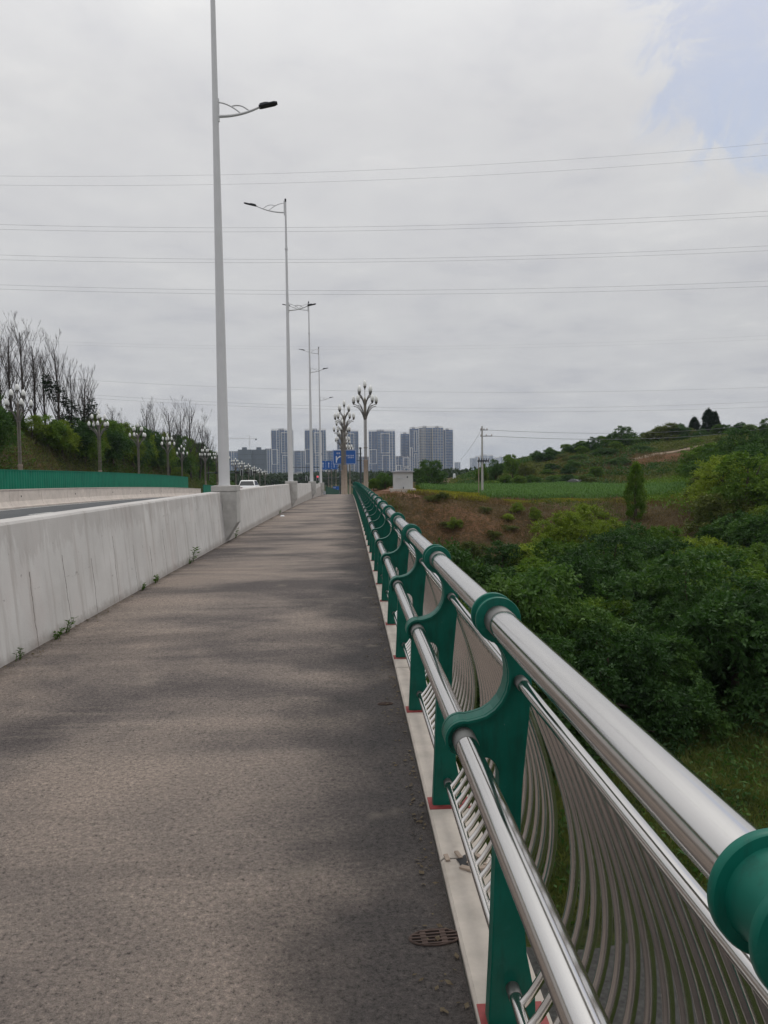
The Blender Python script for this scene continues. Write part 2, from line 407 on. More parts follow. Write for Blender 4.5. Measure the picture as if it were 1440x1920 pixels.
# ------------------------------------------------------------------ path, kerb, deck, road
PX0, PX1 = -2.93, .342
def strip(name, x0, x1, ys, zoff, mat, nx=2):
    xs = np.linspace(x0, x1, nx); v = [(x, y, zr(y)+zoff) for y in ys for x in xs]
    f = [(i*nx+j, i*nx+j+1, (i+1)*nx+j+1, (i+1)*nx+j) for i in range(len(ys)-1) for j in range(nx-1)]
    mb = MB(); mb.add(v, f); o = mb.build(name, mat, smooth=True); tag(o, kind='structure'); return o
YS = list(np.arange(-8, 140.1, 1.0))
strip('path', PX0, PX1, YS, 0, M['path'], 4)
YL = list(np.arange(-8, 118, 1.0))+list(np.arange(118, 420, 6.0))
def median_x(Y): return -17.1-.040*Y if Y < 110 else -21.5
mb = MB(); v = []
for y in YL: v += [(median_x(y)-.2 if y < 112 else -33, y, zr(y)), (-3.1, y, zr(y))]
mb.add(v, [(2*i, 2*i+1, 2*i+3, 2*i+2) for i in range(len(YL)-1)]); tag(mb.build('road', M['road'], smooth=True), kind='structure')
strip('far_carriageway', -34, -22.6, list(np.arange(-8, 112.1, 4.0)), .002, M['road'])
mb = MB()
for k in range(18):
    y0 = 21.9+k*5.9
    mb.sweep([(-.075, .004), (.075, .004)], [y0, y0+2.6], lambda y: -14.2, zr, closed=False)
mb.sweep([(-.09, .004), (.09, .004)], list(np.arange(5, 111, 2.0)), lambda y: median_x(y)+.75, zr, closed=False)
tag(mb.build('road_markings', M['mark']), kind='structure')
mb = MB(); mb.sweep([(-22.3+22.3, -.30), (0, -1.5), (20.965, -1.5), (20.965, -.02), (20.74, -.02), (20.74, -.30)], list(np.arange(-8, 80, 2.0)), lambda y: -20.4, zr)
o = mb.build('bridge_deck', M['deck']); tag(o, kind='structure')
# kerb of cast lengths
mb = MB(); y = -6.0
while y < 120:
    L = 2.98
    prof = [(.349, -.25), (.349, .012), (.359, .022), (.550, .022), (.560, .012), (.560, -.25)]
    mb.sweep(prof, [y+.006, y+L/2, y+L-.006], lambda q: 0, zr); y += L
tag(mb.build('kerb', M['kerb']), kind='structure')

# ------------------------------------------------------------------ railing
TOP, LOW, UP, BOT = (.4005, 1.190, .0381), (.3046, .859, .0308), (.463, 1.015, .0164), (.4394, .137, .0175)
POST0, POSTS, NPOST = .641, 1.402, 65
def fit(p):
    """outline points from first survey to the corrected one"""
    zz = [float(np.interp(z, [0, .809, .973, 1.158, 1.3], [0, .859, 1.015, 1.190, 1.33])) for x, z in p]
    return [(float(x*np.interp(z, [0, .8, 1.16], [.955, .936, .927]))-.012*(1.6-w), w) for (x, z), w in zip(p, zz)]
def arc(cx, cz, r, a0, a1, n):
    return [(cx+r*math.cos(R(a0+(a1-a0)*i/n)), cz+r*math.sin(R(a0+(a1-a0)*i/n))) for i in range(n+1)]
def railing():
    root = thing('bridge_railing', 'long green and stainless steel bridge railing along the right edge of the footpath', 'railing', (0, 0, 0))
    ys = [-2.2]+list(np.arange(-1.5, 92.5, 1.0))
    for nm, (x, z, r), mt, sg in (('handrail', TOP, 'steel', 40), ('lower_rail', LOW, 'steel', 32), ('baluster_top_rail', UP, 'steel', 20), ('baluster_bottom_rail', BOT, 'steel', 20)):
        mb = MB(); mb.tube([(x, y, zr(y)+z) for y in ys], r, sg); mb.build(nm, M[mt], root, smooth=True)
    # post plate outline seen along the railing
    out = fit([(.408, .018), (.552, .018), (.549, .10), (.524, .22), (.503, .50), (.512, .675), (.532, .86), (.541, .96), (.534, 1.06), (.512, 1.10)])
    out += arc(TOP[0], TOP[1], .0460, -20, 250, 22)
    out += fit([(.4255, 1.090), (.446, 1.068), (.460, 1.04), (.4665, 1.005), (.466, .975), (.459, .945), (.445, .917), (.424, .893), (.398, .876), (.372, .868)])
    out += arc(LOW[0], LOW[1], .052, 78, 268, 18)
    out += fit([(.36, .757), (.392, .7565), (.415, .751), (.430, .738), (.440, .715), (.441, .685), (.437, .62), (.430, .50), (.426, .40), (.419, .22)])
    def ring(cx, cz, r0, half, name, par):
        mb = MB()
        prof = [(r0-.018, -half), (r0+.001, -half), (r0+.0025, -half+.002), (r0+.0025, -half+.011), (r0+.001, -half+.013), (r0-.009, -half+.0145), (r0-.0115, -half+.024), (r0-.0125, 0),
                (r0-.0115, half-.024), (r0-.009, half-.0145), (r0+.001, half-.013), (r0+.0025, half-.011), (r0+.0025, half-.002), (r0+.001, half), (r0-.018, half)]
        mb.lathe(prof, (cx, 0, cz), 88, 'y'); return mb.build(name, M['green'], par, smooth=True)
    def post(par):
        mb = MB(); mb.prism_y(out, -.028, .028)
        # raised flange along the curved edge on both faces
        p = mb.build('post', M['green'], par, bevel=.004)
        fl = MB()
        cut = fit([(.4145, 1.094), (.4275, 1.0905), (.448, 1.0685), (.462, 1.04), (.4685, 1.005), (.468, .975), (.461, .945), (.447, .917), (.426, .893), (.400, .876), (.374, .868)])+arc(LOW[0], LOW[1], .052, 78, 215, 14)
        inn = []
        for i, (x, z) in enumerate(cut):
            a = cut[max(i-1, 0)]; b = cut[min(i+1, len(cut)-1)]
            tx, tz = b[0]-a[0], b[1]-a[1]; L = math.hypot(tx, tz)
            inn.append((x-tz/L*.0075, z+tx/L*.0075))
        n = len(cut)
        for (y0, y1) in ((-.041, -.0285), (.0285, .041)):
            v = [(x, y0, z) for x, z in cut]+[(x, y0, z) for x, z in inn]+[(x, y1, z) for x, z in cut]+[(x, y1, z) for x, z in inn]
            f = []
            for i in range(n-1):
                f += [(i, i+1, n+i+1, n+i), (2*n+i, 3*n+i, 3*n+i+1, 2*n+i+1), (i, 2*n+i, 2*n+i+1, i+1), (n+i, n+i+1, 3*n+i+1, 3*n+i)]
            f += [(0, n, 3*n, 2*n), (n-1, 3*n-1, 4*n-1, 2*n-1)]
            fl.add(v, f)
        fl.build('flange', M['green'], p, smooth=True)
        ring(TOP[0], TOP[1], .0598, .044, 'collar', p)
        for (x, z, r), e in ((TOP, .115), (LOW, .10), (UP, .075), (BOT, .07)):
            sl = MB(); sl.lathe([(r+.0008, -e), (r+.0018, -e+.002), (r+.0018, -.02), (r+.0008, -.018)], (x, 0, z), 40, 'y')
            sl.build('sleeve', M['sleeve'], p, smooth=True)
        rd = MB(); rd.box(.352, .545, -.062, .062, .0225, .0262)
        rd.build('base_paint', M['red'], p)
        return p
    p0 = post(root); p0.location = (0, POST0, zr(POST0))
    for k in range(-1, NPOST):
        if k == 0: continue
        c = copy_tree(p0, root); y = POST0+k*POSTS; c.location = (0, y, zr(y))
    # curved balusters, bulging away from the path
    def bal(y, sg=10):
        za, zb = BOT[1], UP[1]
        ps = []
        for i in range(25):
            t = i/24; z = za+(zb-za)*t
            b = max(0.0, math.sin(math.pi*t**.84))
            x = BOT[0]+(UP[0]-BOT[0])*t+.140*b+.004
            ps.append((x, 0, z))
        mb = MB(); mb.tube(ps, .0122, sg); return mb
    NB = 15
    slots = []
    for k in range(-2, 60):
        for j in range(NB): slots.append(POST0+k*POSTS+(.105+(POSTS-.21)*j/(NB-1)))
    slots = [s for s in slots if -1.2 < s < 86]
    first = None
    lst = MB(); n_ind = 0
    for y in slots:
        if y > .15 and n_ind < 100:
            if first is None:
                first = bal(0, 14).build('baluster', M['steel_dull'], root, smooth=True); c = first
            else:
                c = first.copy(); COL.objects.link(c)
            c.location = (0, y, zr(y)); n_ind += 1
        else:
            b = bal(0, 6 if y > 20 else 10); o_ = len(lst.v); dz = zr(y)
            lst.v += [(a[0], a[1]+y, a[2]+dz) for a in b.v]; lst.f += [tuple(i+o_ for i in q) for q in b.f]; lst.m += b.m
    tag(lst.build('baluster_run', M['steel_dull'], root, smooth=True), kind='stuff')
railing()

# ------------------------------------------------------------------ concrete parapet wall with lamp plinths
LAMP_Y = [18.0, 38.2, 59.4, 78.5]
def parapet():
    root = thing('parapet_wall', 'long pale cracked concrete wall between the footpath and the road', 'wall', (0, 0, 0))
    prof = [(-2.93, -.2), (-2.93, 0), (-3.03, 1.165), (-3.045, 1.19), (-3.30, 1.19), (-3.315, 1.165), (-3.36, .6), (-3.45, .35), (-3.50, .1), (-3.50, -.2)]
    mb = MB(); mb.sweep(prof, list(np.arange(-6, 84.1, .5)), lambda y: 0, zr); mb.build('wall_body', M['wall'], root)
    for y in LAMP_Y:
        z = zr(y); mb = MB()
        pr = [(-2.965, .04), (-2.93, .04), (-2.66, .46), (-2.66, 1.20), (-3.10, 1.20), (-3.0, .9)]
        mb.prism_y([(a, b+z) for a, b in pr], y-.30, y+.30)
        p = mb.build('lamp_plinth', M['plinth'], root, bevel=.01)
        mb = MB(); mb.box(-3.25, -2.655, y-.315, y+.315, z+1.2015, z+1.335); mb.build('plinth_cap', M['plinth'], p, bevel=.012)
parapet()

# ------------------------------------------------------------------ tall white street lamps
def street_lamp():
    root = thing('street_lamp', '', 'street lamp')
    mb = MB(); H = 13.9
    mb.tube([(0, 0, 0), (0, 0, 4), (0, 0, 9.4), (0, 0, H)], [.135, .107, .066, .042], 20)
    mb.lathe([(.145, 0), (.145, .025)], seg=20)
    p = mb.build('pole', M['pole'], root, smooth=True)
    mb = MB(); mb.tube([(0, 0, H), (0, 0, H+.16)], .045, 12); mb.build('finial', M['dark'], p, smooth=True)
    mb = MB()
    for z in (11.6, 6.2): mb.lathe([(.06, -.06), (.075, -.05), (.075, .05), (.06, .06)], (0, 0, z), 14)
    mb.build('joint_band', M['pole'], p, smooth=True)
    def arm(s, z, L):
        mb = MB()
        main = [(s*(.04+L*.70*t), 0, z+L*(.02+.16*t**2.2)) for t in np.linspace(0, 1, 12)]
        mb.tube(main, [.036-.012*t for t in np.linspace(0, 1, 12)], 8)
        a = mb.build('arm', M['pole'], root, smooth=True)
        mb = MB()
        mb.tube([(s*(.04+L*.40*t), 0, z+L*(.245-.19*t**1.9)) for t in np.linspace(0, 1, 10)], .017, 6)
        mb.tube([(s*(.04+L*(.24+.28*t)), 0, z+L*(.185+.012*math.sin(math.pi*t)*3-.04*t-.03*t*t)) for t in np.linspace(0, 1, 10)], .016, 6)
        mb.box(min(0, s*.09), max(0, s*.09), -.03, .03, z-.09, z+L*.30)
        mb.build('brace', M['pole'], a, smooth=True)
        mb = MB(); e0 = Vector(main[-1])
        d = Vector((s*.97, 0, .22)).normalized(); n = Vector((-d.z*s, 0, abs(d.x))); n = Vector((-d.z, 0, d.x))*s
        def slab(t0, t1, w, h0, h1):
            v = []
            for t, ww in ((t0, w*.8), (t0+.04, w), (t1-.05, w), (t1, w*.55)):
                for (yy, hh) in ((-ww, h0), (ww, h0), (ww, h1), (-ww, h1)): v.append(e0+d*t*L+n*hh+Vector((0, yy, 0)))
            f = [(0, 1, 2, 3), (12, 15, 14, 13)]
            for i in range(3):
                for k in range(4): f.append((i*4+k, i*4+(k+1) % 4, i*4+4+(k+1) % 4, i*4+4+k))
            mb.add(v, f)
        slab(-.02, .29, .10, -.018, .018); slab(.0, .15, .075, .0185, .055)
        mb.build('luminaire', M['dark'], a, bevel=.008)
    arm(1, 8.55, 1.42); arm(-1, 13.35, 2.05)
    return root
sl0 = street_lamp(); LX = -2.985
names = ['nearest tall white street lamp, its pole leaving the top of the picture',
         'second tall white street lamp along the wall, arm to the left at its top',
         'third tall white street lamp along the concrete wall',
         'farthest and thinnest tall white street lamp at the end of the wall']
for i, y in enumerate(LAMP_Y):
    loc = (LX, y, zr(y)+1.336)
    if i == 0: sl0.location = loc; sl0['label'] = names[0]; sl0['group'] = 'street lamps on the concrete wall'
    else: dup(sl0, names[i], loc, group='street lamps on the concrete wall')

# ------------------------------------------------------------------ median barrier and hoardings
def median():
    root = thing('median_barrier', 'cream concrete crash barrier along the far side of the road', 'barrier')
    pr = [(.30, -.1), (.30, .09), (.22, .12), (.10, .40), (.06, 1.0), (.09, 1.02), (.09, 1.08), (-.09, 1.08), (-.09, 1.02), (-.06, 1.0), (-.10, .40), (-.22, .12), (-.30, .09), (-.30, -.1)]
    y = 4.0
    while y < 108:
        mb = MB(); mb.sweep(pr, [y+.012, y+4.74/2, y+4.738], median_x, zr); mb.build('barrier_unit', M['median'], root); y += 4.75
    for yy in np.arange(15.1, 108, 9.5):
        mb = MB(); mb.lathe([(.055, -.01), (.055, .012)], (median_x(yy)+.083, yy, zr(yy)+.66), 10, 'x'); mb.build('lifting_hole', M['black'], root)
median()
def hoarding(name_label, y0, y1, xf, zt, mt='hoard'):
    root = thing('hoarding', name_label, 'hoarding')
    y = y0
    while y < y1-.1:
        ye = min(y+2.0, y1); n = 10; mb = MB()
        v = []; 
        for i in range(n+1):
            yy = y+.01+(ye-y-.02)*i/n; dx = .012*(1 if i % 2 else -1)
            x = xf(yy)+dx
            v += [(x, yy, zr(yy)+.05), (x, yy, zt(yy)), (x-.02, yy, zt(yy)), (x-.02, yy, zr(yy)+.05)]
        f = [(i*4+k, i*4+4+k, i*4+4+(k+1) % 4, i*4+(k+1) % 4) for i in range(n) for k in range(4)]+[(0, 1, 2, 3), (n*4+3, n*4+2, n*4+1, n*4)]
        mb.add(v, f); mb.build('panel', M[mt], root)
        y = ye
    for yy in np.arange(y0, y1+.1, 6.0):
        mb = MB(); x = xf(yy); mb.box(x-.14, x-.04, yy-.05, yy+.05, zr(yy)-.2, zt(yy)+.02); mb.build('post', M['hoardpost'], root)
    mb = MB(); mb.sweep([(-.04, .0), (.04, .0), (.04, .06), (-.04, .06)], list(np.arange(y0, y1+.01, 1.0)), lambda q: xf(q)-.01, lambda q: zt(q)+.0015)
    mb.build('capping', M[mt], root)
hoarding('long green site hoarding behind the cream crash barrier', 20, 104, lambda y: median_x(y)-.9, lambda y: zr(y)+2.12+(y-40)*.0075)
hoarding('short far green hoarding past the end of the long one', 117, 141, lambda y: -22.6-(y-117)*.03, lambda y: zr(y)+1.75)
# green barrier and bank beyond the crest
hoarding('dark green slanting panel fence beyond the end of the path wall', 128, 152, lambda y: -3.9+(y-128)*.075, lambda y: zr(y)+1.35-(y-128)*.022, 'hoardpost')

# ------------------------------------------------------------------ lotus lamps
def lotus(far=False):
    root = thing('lotus_lamp', '', 'street lamp')
    mb = MB()
    mb.lathe([(.27, 0), (.27, .1), (.225, .16), (.215, 3.3), (.24, 3.34), (.24, 3.5), (.12, 3.52)], seg=14)
    col = mb.build('column', M['lampbase'], root, smooth=True)
    mb = MB()
    for k in range(4):
        q = R(45+90*k); x, y = .155*math.cos(q), .155*math.sin(q)
        mb.tube([(x, y, 3.4), (x, y, 7.7)], .036, 8)
    for z in (4.7, 7.62): mb.lathe([(.17, -.04), (.205, -.03), (.205, .03), (.17, .04)], (0, 0, z), 14)
    mb.lathe([(.05, 3.5), (.05, 7.6), (.13, 7.7), (.15, 8.5), (.11, 9.0), (.16, 9.25), (.06, 9.45), (.03, 9.6), (.028, 10.35)], seg=10)
    mb.build('stem', M['lamptube'], root, smooth=True)
    def bulb(par, x, y, z, cup='lampgrey'):
        mb = MB(); mb.lathe([(.03, -.24), (.10, -.16), (.145, -.02), (.15, .02)], (x, y, z), 12); mb.build('bulb_cup', M[cup], par, smooth=True)
        mb = MB(); mb.lathe([(.10, .0), (.168, .10), (.185, .22), (.165, .38), (.10, .52), (.03, .60), (.005, .61)], (x, y, z), 14)
        mb.build('bulb', M['frosted'], par, smooth=True)
    for tier, (n, off, rad, z0, z1) in enumerate(((5, 0, 1.22, 7.6, 9.15), (4, 45, .82, 8.9, 10.05))):
        for k in range(n):
            q = R(off+360/n*k); c, s_ = math.cos(q), math.sin(q); mb = MB()
            for dz, e in ((0, 1.0), (-.20, .94)):
                ps = []
                for t in np.linspace(0, 1, 12):
                    ps.append((c*(.12+(rad*e-.12)*t**1.25), s_*(.12+(rad*e-.12)*t**1.25), z0+dz+(z1-z0-.22)*(1-(1-t)**2.0)))
                mb.tube(ps, .036, 7)
            tip = ps[-1]
            a = mb.build('arm', M['lampgrey'], root, smooth=True)
            bulb(a, c*(rad-.06), s_*(rad-.06), z1+.0)
    f = MB(); f.lathe([(.03, 10.3), (.08, 10.36), (.03, 10.4)], seg=8); fi = f.build('finial', M['lampgrey'], root, smooth=True)
    bulb(fi, 0, 0, 10.62)
    return root
lo0 = lotus()
first = [True]
def place_lotus(x, Y, label, rz=0, sc=1.0, group=None):
    loc = (x, Y, zr(Y)-.05)
    if first[0]:
        first[0] = False; lo0.location = loc; lo0.rotation_euler = (0, 0, rz); lo0['label'] = label; lo0['group'] = group; lo0.scale = (sc,)*3
    else: dup(lo0, label, loc, rz, sc, group)
GL = 'lotus lamps along the left roadside'
for i, (px, Y) in enumerate(((35, 70), (185, 92), (258, 109), (313, 127), (383, 160), (405, 174), (424, 190), (440, 207), (452, 224), (464, 242), (475, 260), (485, 280), (495, 300))):
    x = pix(px, Y, 800)
    nm = ['nearest grey lotus lamp on the left roadside above the green hoarding', 'second grey lotus lamp from the left edge above the green hoarding',
          'third grey lotus lamp counted from the left edge, above the green hoarding', 'fourth grey lotus lamp from the left edge, dull tulip bulbs'][i] if i < 4 else 'grey lotus lamp, %s along the left roadside row' % ORD[i]
    place_lotus(x, Y, nm, R(20+47*i), .95, GL)
place_lotus(pix(340, 150, 830), 150, 'lotus lamp with bright white bulbs between the fourth and fifth along the left roadside', R(10), .92, GL)
GR = 'lotus lamps beyond the end of the path'
place_lotus(1.62, 73, 'tallest lotus lamp right of the path, beside the far railing', R(90), 1.0, GR)
place_lotus(-.50, 89, 'lotus lamp on a broad tan column at the end of the path', R(88), 1.0, GR)
place_lotus(-.95, 107, 'lotus lamp right behind the one at the path end, second of that line', R(50), 1.0, GR)
place_lotus(-1.1, 126, 'lotus lamp behind the path end, third of that line', R(15), 1.0, GR)
place_lotus(-.6, 146, 'lotus lamp behind the path end, fourth of that line', R(60), 1.0, GR)
place_lotus(.1, 168, 'lotus lamp behind the path end, fifth of that line', R(30), 1.0, GR)
for i, (px, Y) in enumerate(((630, 235), (622, 262), (616, 290))):
    place_lotus((px-655)*Y/1400, Y, 'small far lotus lamp below the blue signs, %s of three' % ['nearest', 'middle', 'farthest'][i], R(33*i), 1.0, 'far lotus lamps below the blue signs')

# ------------------------------------------------------------------ road signs and signals
def glyph(mb, cx, cz, s, y, r):
    for k in range(3): mb.box(cx-s*.42, cx+s*.42, y, y+.02, cz-s*.42+k*s*.36, cz-s*.42+k*s*.36+s*.12)
    xx = cx+(r.random()-.5)*s*.4
    mb.box(xx-s*.07, xx+s*.07, y-.012, y, cz-s*.45, cz+s*.45)
    if r.random() > .4: mb.box(cx-s*.44, cx-s*.32, y-.012, y, cz-s*.35, cz+s*.30)
def big_sign():
    Y = 128; k = Y/1400; g = zr(Y)
    root = thing('direction_sign', 'large blue direction sign with a white turn arrow behind the path end', 'road sign')
    x0, x1 = (624.5-655)*k, (668.5-655)*k; z1 = at(646, 843.5, Y).z; z0 = at(646, 870.8, Y).z; xp = (676.3-655)*k
    mb = MB(); mb.box(x0, x1, Y, Y+.06, z0, z1); p = mb.build('sign_panel', M['signblue'], root)
    W = x1-x0; H = z1-z0
    mb = MB(); t = .055; i = .05
    yb = Y-.022
    mb.box(x0+i, x1-i, yb, Y-.001, z1-i-t, z1-i); mb.box(x0+i, x1-i, yb, Y-.001, z0+i, z0+i+t)
    mb.box(x0+i, x0+i+t, yb, Y-.001, z0+i+t, z1-i-t); mb.box(x1-i-t, x1-i, yb, Y-.001, z0+i+t, z1-i-t)
    mb.build('sign_border', M['signwhite'], p)
    mb = MB(); ax = x0+.155*W
    mb.box(ax-.09, ax+.09, yb, Y-.001, z0+.13*H, z0+.58*H)
    ps = [(ax+.05, z0+.30*H), (ax+.22, z0+.45*H), (ax+.62, z0+.535*H)]
    for (a, b) in zip(ps, ps[1:]):
        dx, dz = b[0]-a[0], b[1]-a[1]; L = math.hypot(dx, dz); nx, nz = -dz/L*.085, dx/L*.085
        mb.prism_y([(a[0]-nx, a[1]-nz), (b[0]-nx, b[1]-nz), (b[0]+nx, b[1]+nz), (a[0]+nx, a[1]+nz)], yb-.006 if a is ps[0] else yb, Y-.001)
    bx, bz = ps[-1]
    mb.prism_y([(bx-.12, bz-.17), (bx+.22, bz+.05), (bx-.16, bz+.17)], yb-.010, Y-.001)
    mb.build('turn_arrow', M['signwhite'], p)
    mb = MB(); r = random.Random(3)
    for q in range(2): glyph(mb, x0+(.20+.085*q)*W, z1-.23*H, .30, yb, r)
    for q in range(5): glyph(mb, x0+(.60+.068*q)*W, z0+.60*H, .22, yb, r)
    for q in range(4): glyph(mb, x0+(.66+.068*q)*W, z0+.47*H, .22, yb, r)
    mb.build('lettering', M['signwhite'], p)
    mb = MB(); mb.tube([(xp, Y+.1, g), (xp, Y+.1, z1+.15)], [.17, .13], 12); po = mb.build('post', M['mast'], root, smooth=True)
    mb = MB(); mb.lathe([(.15, 0), (.22, .1), (.2, .28), (.05, .36)], (xp, Y+.1, z1+.10), 12); mb.build('post_cap', M['mast'], po, smooth=True)
    for z in (z0+.25*H, z0+.72*H):
        mb = MB(); mb.tube([(x0+.3*W, Y+.12, z), (xp, Y+.12, z)], .055, 8); mb.lathe([(.2, -.06), (.26, -.05), (.26, .05), (.2, .06)], (xp, Y+.1, z), 12)
        mb.build('bracket', M['mast'], root, smooth=True)
big_sign()
def lane_sign():
    Y = 158; k = Y/1400; g = zr(Y)
    root = thing('lane_sign', 'wide blue lane sign with straight white arrows, left of the direction sign', 'road sign')
    x0, x1 = (604.5-655)*k, (634-655)*k; z1 = at(620, 863.8, Y).z; z0 = at(620, 880, Y).z; H = z1-z0; W = x1-x0
    mb = MB(); mb.box(x0, x1, Y, Y+.06, z0, z1); p = mb.build('sign_panel', M['signblue'], root)
    mb = MB()
    for q in (.06, .42, .76):
        ax = x0+q*W; mb.box(ax-.05, ax+.05, Y-.02, Y-.001, z0+.2*H, z0+.70*H); mb.prism_y([(ax-.14, z0+.66*H), (ax+.14, z0+.66*H), (ax, z0+.83*H)], Y-.024, Y-.001)
    mb.build('lane_arrow', M['signwhite'], p)
    mb = MB()
    for q in (.235, .60, .95):
        for j in range(5): ax = x0+q*W; mb.box(ax-.035, ax+.035, Y-.02, Y-.001, z0+(.08+.19*j)*H, z0+(.17+.19*j)*H)
    mb.build('lane_line', M['signwhite'], p)
    xp = (637.5-655)*k
    mb = MB(); mb.tube([(xp, Y+.15, g), (xp, Y+.15, z1-.2)], [.15, .12], 10); mb.build('post', M['mast'], root, smooth=True)
    mb = MB(); mb.tube([((548-655)*k, Y+.15, z0+.28*H), (xp, Y+.15, z0+.22*H)], [.045, .09], 8); mb.build('arm', M['mast'], root, smooth=True)
lane_sign()
def low_sign():
    Y = 205; k = Y/1400; g = zr(Y)
    root = thing('distance_sign', 'small low blue sign with white marks just left of the path end column', 'road sign')
    x0, x1 = (624-655)*k, (635.5-655)*k; z1 = at(630, 912, Y).z; z0 = at(630, 921, Y).z
    mb = MB(); mb.box(x0, x1, Y, Y+.05, z0, z1); p = mb.build('sign_panel', M['signblue'], root)
    mb = MB(); r = random.Random(5)
    for q in range(2): glyph(mb, x0+.3+.34*q, z1-.35, .3, Y-.02, r)
    for q in range(2): glyph(mb, x1-.7+.34*q, z0+.3, .3, Y-.02, r)
    mb.build('lettering', M['signwhite'], p)
    for x in (x0+.25, x1-.25):
        mb = MB(); mb.tube([(x, Y+.1, g-.6), (x, Y+.1, z1)], .05, 8); mb.build('post', M['mast'], root, smooth=True)
low_sign()
lit_red = NT('red_signal_lamp'); lit_red.col((.5, .05, .07)); lit_red.b.inputs['Emission Color'].default_value = (1, .10, .16, 1); lit_red.b.inputs['Emission Strength'].default_value = .7
M['redlamp'] = lit_red.mat
def signal_mast(label, Y, xpost, xend, z_arm, heads, light_post):
    g = zr(Y); root = thing('traffic_signal_mast', label, 'traffic light')
    mb = MB(); mb.tube([(xpost, Y, g), (xpost, Y, z_arm+2.6 if light_post else z_arm+.5)], [.15, .10], 10)
    mb.build('post', M['pole'] if light_post else M['mast'], root, smooth=True)
    mb = MB(); mb.tube([(xpost, Y, z_arm), (xend, Y, z_arm)], [.10, .05], 8); mb.build('arm', M['mast'], root, smooth=True)
    for (x, w, h, red) in heads:
        mb = MB(); mb.box(x-w/2, x+w/2, Y-.22, Y-.07, z_arm-h/2, z_arm+h/2); hd = mb.build('signal_head', M['black'], root)
        if h > w:
            mb = MB(); t = .07
            mb.box(x-w/2-t, x-w/2-.003, Y-.20, Y-.16, z_arm-h/2-t, z_arm+h/2+t); mb.box(x+w/2+.003, x+w/2+t, Y-.20, Y-.16, z_arm-h/2-t, z_arm+h/2+t)
            mb.box(x-w/2, x+w/2, Y-.20, Y-.16, z_arm+h/2+.003, z_arm+h/2+t); mb.build('backing_frame', M['signwhite'], hd)
        if red:
            mb = MB(); mb.lathe([(.30, -.02), (.27, .0)], (x, Y-.24, z_arm+h/2-.32), 14, 'y'); mb.build('red_lens', M['redlamp'], hd)
Y = 172; k = Y/1400
signal_mast('white signal post with a long arm of black heads above the white car', Y, (388-655)*k, (484-655)*k, at(455, 886, Y).z,
            [((447-655)*k, .85, .45, 0), ((455.5-655)*k, .42, 1.25, 0), ((464.5-655)*k, .7, .4, 0), ((473-655)*k, .42, 1.25, 0), ((480-655)*k, .7, .4, 0), ((408.5-655)*k, .6, .6, 0)], True)
Y = 232; k = Y/1400
signal_mast('dark signal mast beyond the wall end with one red lamp lit', Y, (641.5-655)*k, (556-655)*k, at(600, 896.5, Y).z,
            [((564-655)*k, .75, .75, 0), ((575-655)*k, .45, 1.4, 0), ((582-655)*k, .4, .7, 0), ((596-655)*k, .5, 1.5, 1)], False)

